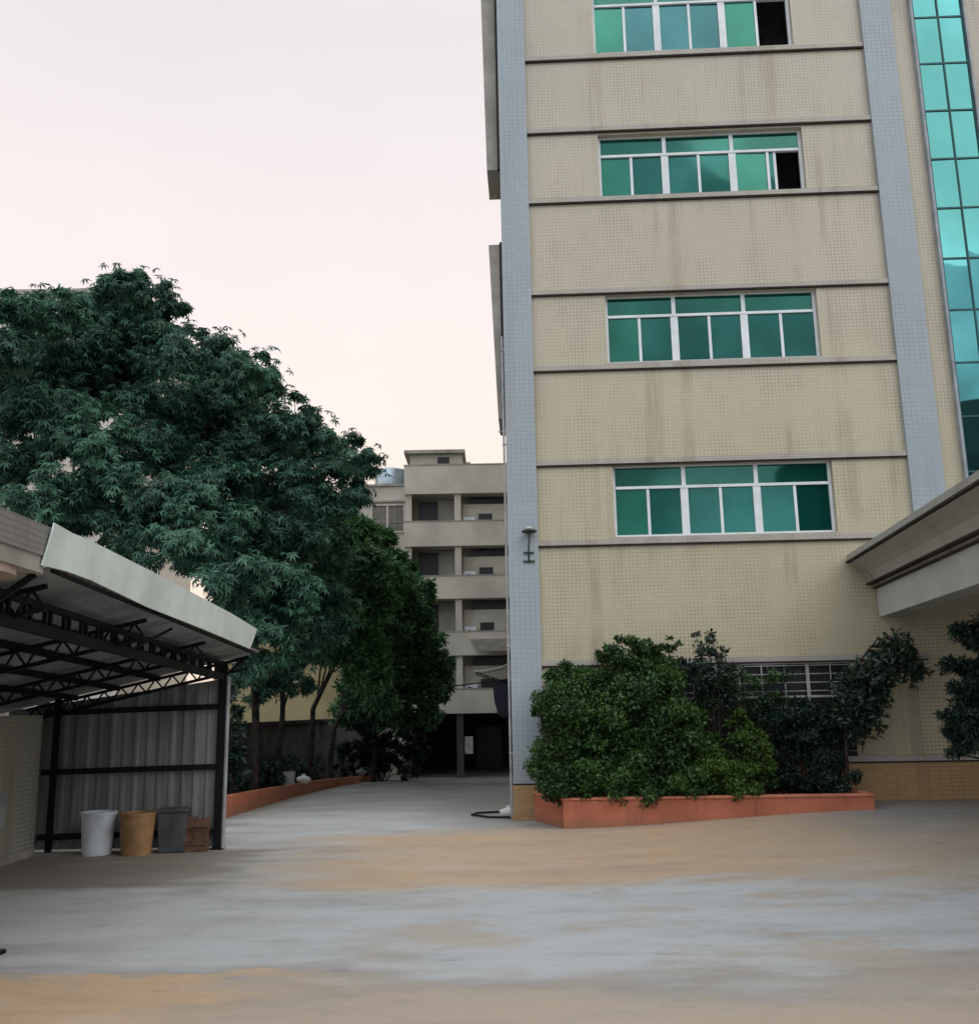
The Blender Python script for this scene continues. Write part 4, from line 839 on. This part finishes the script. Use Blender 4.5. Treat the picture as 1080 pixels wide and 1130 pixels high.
# ------------------------------------------------------------------ planting bed, kerb and boundary wall
kb = [(-5.32, 19.7), (-5.45, 22.5), (-5.60, 25.5), (-5.72, 29.0), (-5.75, 32.6), (-5.62, 36.0), (-5.42, 39.0), (-5.25, 43.0)]
b = MB(); rings = []
for i, (x, y) in enumerate(kb):
    h = .44 - .20 * i / (len(kb) - 1); z = zg(x, y)
    rings.append([(x, y, z - .1), (x, y, z + h), (x - .16, y, z + h), (x - .16, y, z - .1)])
b.loft(rings); kerb = b.build('bed_kerb', M['brick_red'], bevel=.01); tag(kerb, 'curving brick red kerb edging the planting bed along the alley', 'kerb')
b = MB(); rings = []
for i, (x, y) in enumerate(kb):
    h = .36 - .20 * i / (len(kb) - 1); z = zg(x, y)
    rings.append([(x - .165, y, z - .05), (x - .165, y, z + h), (-7.62, y, z + h), (-7.62, y, z - .05)])
b.loft(rings); bed = b.build('bed_soil', M['soil']); tag(bed, 'dark bare soil of the planting bed under the trees', 'soil', kind='structure')
bw_ = thing('boundary_wall', 'dark grey boundary wall with coping behind the row of trunks', 'wall', (-7.8, 31, 0))
b = MB(); b.box(-.12, .12, -12, 13.5, -1.2, 1.62); b.box(.1205, 2.7, 13.26, 13.5, -1.2, 1.62); b.build('wall', M['wall_grey'], bw_)
b = MB(); b.box(-.2, .2, -12.05, 13.55, 1.622, 1.76); b.box(.2005, 2.75, 13.2, 13.55, 1.622, 1.76); b.build('coping', M['near_black'], bw_)
lobs = []
for i in range(34):
    y = random.uniform(20.2, 42); x = -6.6 + random.uniform(-.55, .5); lobs.append((x, y, zg(x, y) + random.uniform(.35, .75), random.uniform(.3, .5)))
gc = mesh_from_leaves('ground_cover', bush_leaves(lobs, 110, .16, .25), M['leaf_dark']); tag(gc, 'low dark ground cover plants filling the bed under the trees', 'plants', kind='stuff')

bk = thing('bucket', 'pale bucket standing on the bed behind the brick red kerb', 'bucket', (-5.93, 29.0, zg(-5.9, 29) + .28))
b = MB(); b.lathe([(.16, 0), (.2, .42), (.185, .42), (.15, .02), (.02, .02)], (0, 0, 0), 18); b.build('body', M['pipe'], bk, smooth=True)
b = MB(); b.tube([(.2 * cos(a), .0, .40 + .16 * sin(a)) for a in [pi * i / 8 for i in range(9)]], .008, 5); b.build('handle', M['black_steel'], bk)
def sack(name, label, loc, s, mat):
    t_ = MB(); rings = []; seg = 14
    for j in range(7):
        a = j / 6; rr = s * (.55 + .5 * sin(pi * min(a * 1.15, 1)) ) * (1 if a < .8 else .45)
        rings.append([(rr * cos(2 * pi * q / seg) * (1 + .12 * sin(q * 2.3 + j)), rr * .85 * sin(2 * pi * q / seg) * (1 + .1 * cos(q * 1.7)), s * 1.35 * a) for q in range(seg)])
    t_.loft(rings); o = t_.build(name, mat, smooth=True); o.location = loc; return tag(o, label, 'bag')
sack('plastic_bag', 'crumpled white bag lying on the kerb under the trees', (-5.68, 30.0, zg(-5.7, 30) + .33), .2, M['white_bag'])
sack('sack', 'pale sack slumped on the ground at the foot of the corner pier', (.27, 19.25, 0), .17, M['white_bag'])
sack('plastic_bag', 'pale bag far along the kerb, near the end of the alley', (-5.5, 41.6, zg(-5.5, 41.6) + .25), .22, M['white_bag'])
b = MB(); b.tube([(.3, 19.0, .035), (-.1, 19.1, .035), (-.45, 19.6, .035), (-.35, 19.9, .035), (.1, 20.1, .03), (.4, 19.9, .03)], .022, 6)
o = b.build('hose', M['black_steel'], smooth=True); tag(o, 'short black hose lying on the concrete by the corner pier', 'hose')
dr = thing('drain_cover', 'small dark round drain cover in the concrete at the left edge', 'drain', (-4.45, 9.05, .0))
b = MB(); b.lathe([(.16, .001), (.16, .012), (.02, .014)], (0, 0, 0), 24); b.build('plate', M['black_steel'], dr, smooth=True)
b = MB()
for i in range(-3, 4): b.box(-.11, .11, i * .035 - .008, i * .035 + .008, .0125, .019)
b.build('grate', M['dark_plastic'], dr)

# ------------------------------------------------------------------ dormitory building at the end of the alley
dm = thing('dormitory_building', 'beige dormitory block with open balconies at the end of the alley', 'building', (0, 44, -.86))
Z = lambda z: z + .86
X0, X1 = -3.9, 9.0
b = MB()
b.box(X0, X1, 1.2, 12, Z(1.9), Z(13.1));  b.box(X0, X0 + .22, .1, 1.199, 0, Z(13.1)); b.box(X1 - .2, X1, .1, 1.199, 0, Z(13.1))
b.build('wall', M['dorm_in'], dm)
b = MB(); b.box(X0 + .23, X1, 7.0, 8, 0, Z(1.9) - .001); b.box(X0 + .001, X0 + .22, 1.2, 8.0, 0, Z(1.9) - .001); b.build('undercroft', M['near_black'], dm)  # undercroft walls near black: deep shade put into their colour
levels = [(11.88, 13.23), (9.42, 10.56), (7.0, 8.03), (4.45, 5.49), (1.9, 2.95)]
for z0, z1 in levels:
    b = MB(); b.box(X0 - .03, X1, -.12, .02, Z(z0), Z(z1)); b.box(X0 + .225, X1 - .205, .021, 1.198, Z(z0), Z(z0) + .14)
    p = b.build('balcony', M['dorm'], dm)
    b = MB(); b.box(X0 - .05, X1, -.145, .03, Z(z1) + .001, Z(z1) + .05); b.build('rail_cap', M['concrete'], p)
for zi, (za, zb) in enumerate([(-.86, 1.9), (2.95, 4.45), (5.49, 7.0), (8.03, 9.42), (10.56, 11.88)]):
    for x in (X0, -1.62, 1.4, 4.4):
        b = MB(); b.box(x, x + .3, .03, .3, Z(za), Z(zb) - .002); b.build('column', M['wall_grey' if zi == 0 else 'dorm'], dm)  # ground-floor columns coloured darker to stand in for the shade there
    if zi == 0: continue
    h = zb - za
    for bx in (0, 5.3):
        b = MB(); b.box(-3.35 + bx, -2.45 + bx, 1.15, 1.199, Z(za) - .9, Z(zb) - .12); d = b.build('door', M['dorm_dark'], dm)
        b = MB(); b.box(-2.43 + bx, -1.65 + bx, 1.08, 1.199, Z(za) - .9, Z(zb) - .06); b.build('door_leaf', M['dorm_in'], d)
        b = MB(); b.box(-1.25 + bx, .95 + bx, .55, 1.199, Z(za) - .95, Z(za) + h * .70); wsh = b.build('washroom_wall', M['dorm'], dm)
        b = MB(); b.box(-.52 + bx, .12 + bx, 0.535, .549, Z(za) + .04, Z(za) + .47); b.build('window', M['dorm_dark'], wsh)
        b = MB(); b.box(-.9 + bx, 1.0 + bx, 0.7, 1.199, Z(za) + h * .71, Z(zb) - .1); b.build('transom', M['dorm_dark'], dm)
# ground floor: dark openings between piers
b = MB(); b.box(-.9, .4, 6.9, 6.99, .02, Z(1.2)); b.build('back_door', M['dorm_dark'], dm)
b = MB(); b.box(-1.28, -.92, .55, .75, 1.0, 1.75); b.build('meter_box', M['white_plastic'], dm)
# stair house on the roof
b = MB(); b.box(-3.7, -1.25, .3, 4, Z(13.1), Z(13.86)); ph = b.build('stair_house', M['dorm'], dm)
b = MB(); b.box(-3.95, -1.1, .0, 4.3, Z(13.862), Z(14.02)); b.build('roof', M['concrete'], ph)
b = MB(); b.box(-2.4, -1.85, .28, .299, Z(13.42), Z(13.72)); b.build('window', M['dorm_dark'], ph)
b = MB(); b.box(-1.05, -.85, .1, .5, Z(13.29), Z(13.42)); b.build('vent', M['concrete'], dm)
# left wing
b = MB(); b.box(-6.4, X0 - .001, .9, 9, 0, Z(12.5)); wg = b.build('wing', M['dorm'], dm)
b = MB(); b.box(-6.5, X0 - .002, .8, 9, Z(12.501), Z(12.6)); b.box(-6.5, X0 - .06, .78, .899, Z(11.72), Z(11.8)); b.build('cornice', M['concrete'], wg)
for z0, z1 in ((10.33, 11.55), (7.85, 9.2), (5.3, 6.7)):
    b = MB(); b.box(-5.6, -4.02, .87, .899, Z(z0), Z(z1)); wn = b.build('window', M['grey_panel'], wg)
    b = MB()
    for x in (-5.62, -4.86, -4.06): b.box(x, x + .1, .83, .869, Z(z0), Z(z1))
    b.box(-5.66, -3.95, .80, .868, Z(z0) - .08, Z(z0)); b.box(-5.66, -3.95, .80, .868, Z(z1), Z(z1) + .07); b.build('frame', M['lamp_white'], wn)
    b = MB()
    for k in range(6): b.bar((-5.5 + k * .26, .85, Z(z0)), (-5.5 + k * .26, .85, Z(z1)), .018)
    b.bar((-5.6, .85, Z(z0) + .45), (-4.0, .85, Z(z0) + .45), .02); b.build('bars', M['bar_white'], wn)
# tilted sheet awning hung on a balcony front
b = MB(); b.poly_prism([(-.95, -.15, Z(5.12)), (2.2, -.15, Z(5.12)), (2.2, -.85, Z(4.55)), (-.6, -.85, Z(4.55))], (0, 0, 0), (0, 0, .04)); b.build('sheet_awning', M['grey_panel'], dm)
# water tank on the wing roof
wt = thing('water_tank', 'shiny steel water tank on the roof beside the stair house', 'tank', (-4.75, 46.4, 12.6))
b = MB(); b.lathe([(.05, .15), (.82, .17), (.84, .25), (.84, .95), (.8, 1.0), (.3, 1.15), (.05, 1.16)], (0, 0, 0), 28); b.build('drum', M['steel_tank'], wt, smooth=True)
b = MB()
for a in range(4): b.bar((.6 * cos(a * pi / 2 + .7), .6 * sin(a * pi / 2 + .7), 0), (.6 * cos(a * pi / 2 + .7), .6 * sin(a * pi / 2 + .7), .2), .07)
b.build('stand', M['pipe'], wt)
fl = ('top', 'second highest', 'third highest', 'lowest')
for k, zt_ in enumerate((10.56, 8.03, 5.49, 2.95)):
    t_ = thing('air_conditioner', 'small white air conditioner box behind the %s balcony parapet of the far dormitory' % fl[k], 'air conditioner', (-.95, 44.35, zt_ - .35), 0, 'boxes on the dormitory balconies')
    b = MB(); b.box(-.28, .28, -.14, .14, 0, .60); b.build('case', M['white_plastic'], t_, bevel=.02)
    b = MB(); b.lathe([(.17, 0), (.17, .012), (.02, .014)], (0, 0, 0), 16); fn = b.build('fan_grille', M['dark_plastic'], t_); fn.rotation_euler = (R(90), 0, 0); fn.location = (-.06, -.142, .3)

# ------------------------------------------------------------------ other buildings
yb = thing('yellow_building', 'ochre yellow walled building behind the boundary wall and trunks', 'building', (-10.5, 47, -.86))
b = MB(); b.box(-2.8, 3.9, 0, 10, 0, 12.6); yw = b.build('wall', M['yellow'], yb)
b = MB(); b.box(-2.9, 4.0, -.1, 10, 12.601, 12.85); b.build('cornice', M['dorm'], yb)
for x in (-2.0, 1.3):
    for z in (5.5, 8.4, 11.2):
        b = MB(); b.box(x, x + 1.3, -.02, -.001, z, z + (.55 if z > 11 else 1.2)); wn = b.build('window', M['dorm_dark'], yb)
        b = MB(); b.box(x - .1, x + 2.0, -.10, -.003, z - .2, z - .08); b.build('sill', M['bar_white'], wn)
#b = MB(); rr = [(2.3 + 1.3 * cos(a), -.06, 10.6 + 1.5 * sin(a)) for a in [pi * i / 12 for i in range(13)]]; b.poly_prism(rr, (0, 0, 0), (0, .055, 0)); b.build('arch_panel', M['dorm'], yb)
pb = thing('pale_apartment_block', 'tall pale apartment block glimpsed through gaps in the big tree', 'building', (-30, 54, -.86))
b = MB(); b.box(-16, 9.5, 0, 12, 0, 27.6); b.build('wall', M['pale_block'], pb)
b = MB(); b.box(-16.1, 9.6, -.12, 12, 27.601, 27.9); b.build('parapet', M['concrete'], pb)
for x in range(-15, 9, 3):
    for z in range(2, 26, 3):
        b = MB(); b.box(x, x + 1.4, -.02, -.001, z, z + 1.4); b.build('window', M['grey_panel'], pb)
ob = thing('opposite_building', 'dark building behind the camera, seen only as a reflection in the glazing', 'building', (26, -24, 0))
b = MB(); b.box(-9, 16, -10, 0, 0, 18.5); b.poly_prism([(-9, 0, 18.5), (16, 0, 18.5), (16, 0, 19.5), (6, 0, 21.5), (-9, 0, 18.6)], (0, 0, 0), (0, -10, 0)); b.build('wall', M['back_build'], ob)
b = MB()
for x in range(-8, 15, 3):
    for z in (2, 5.5, 9, 12.5, 16): b.box(x, x + 1.8, .001, .03, z, z + 1.5)
b.build('windows_band', M['dorm_dark'], ob)
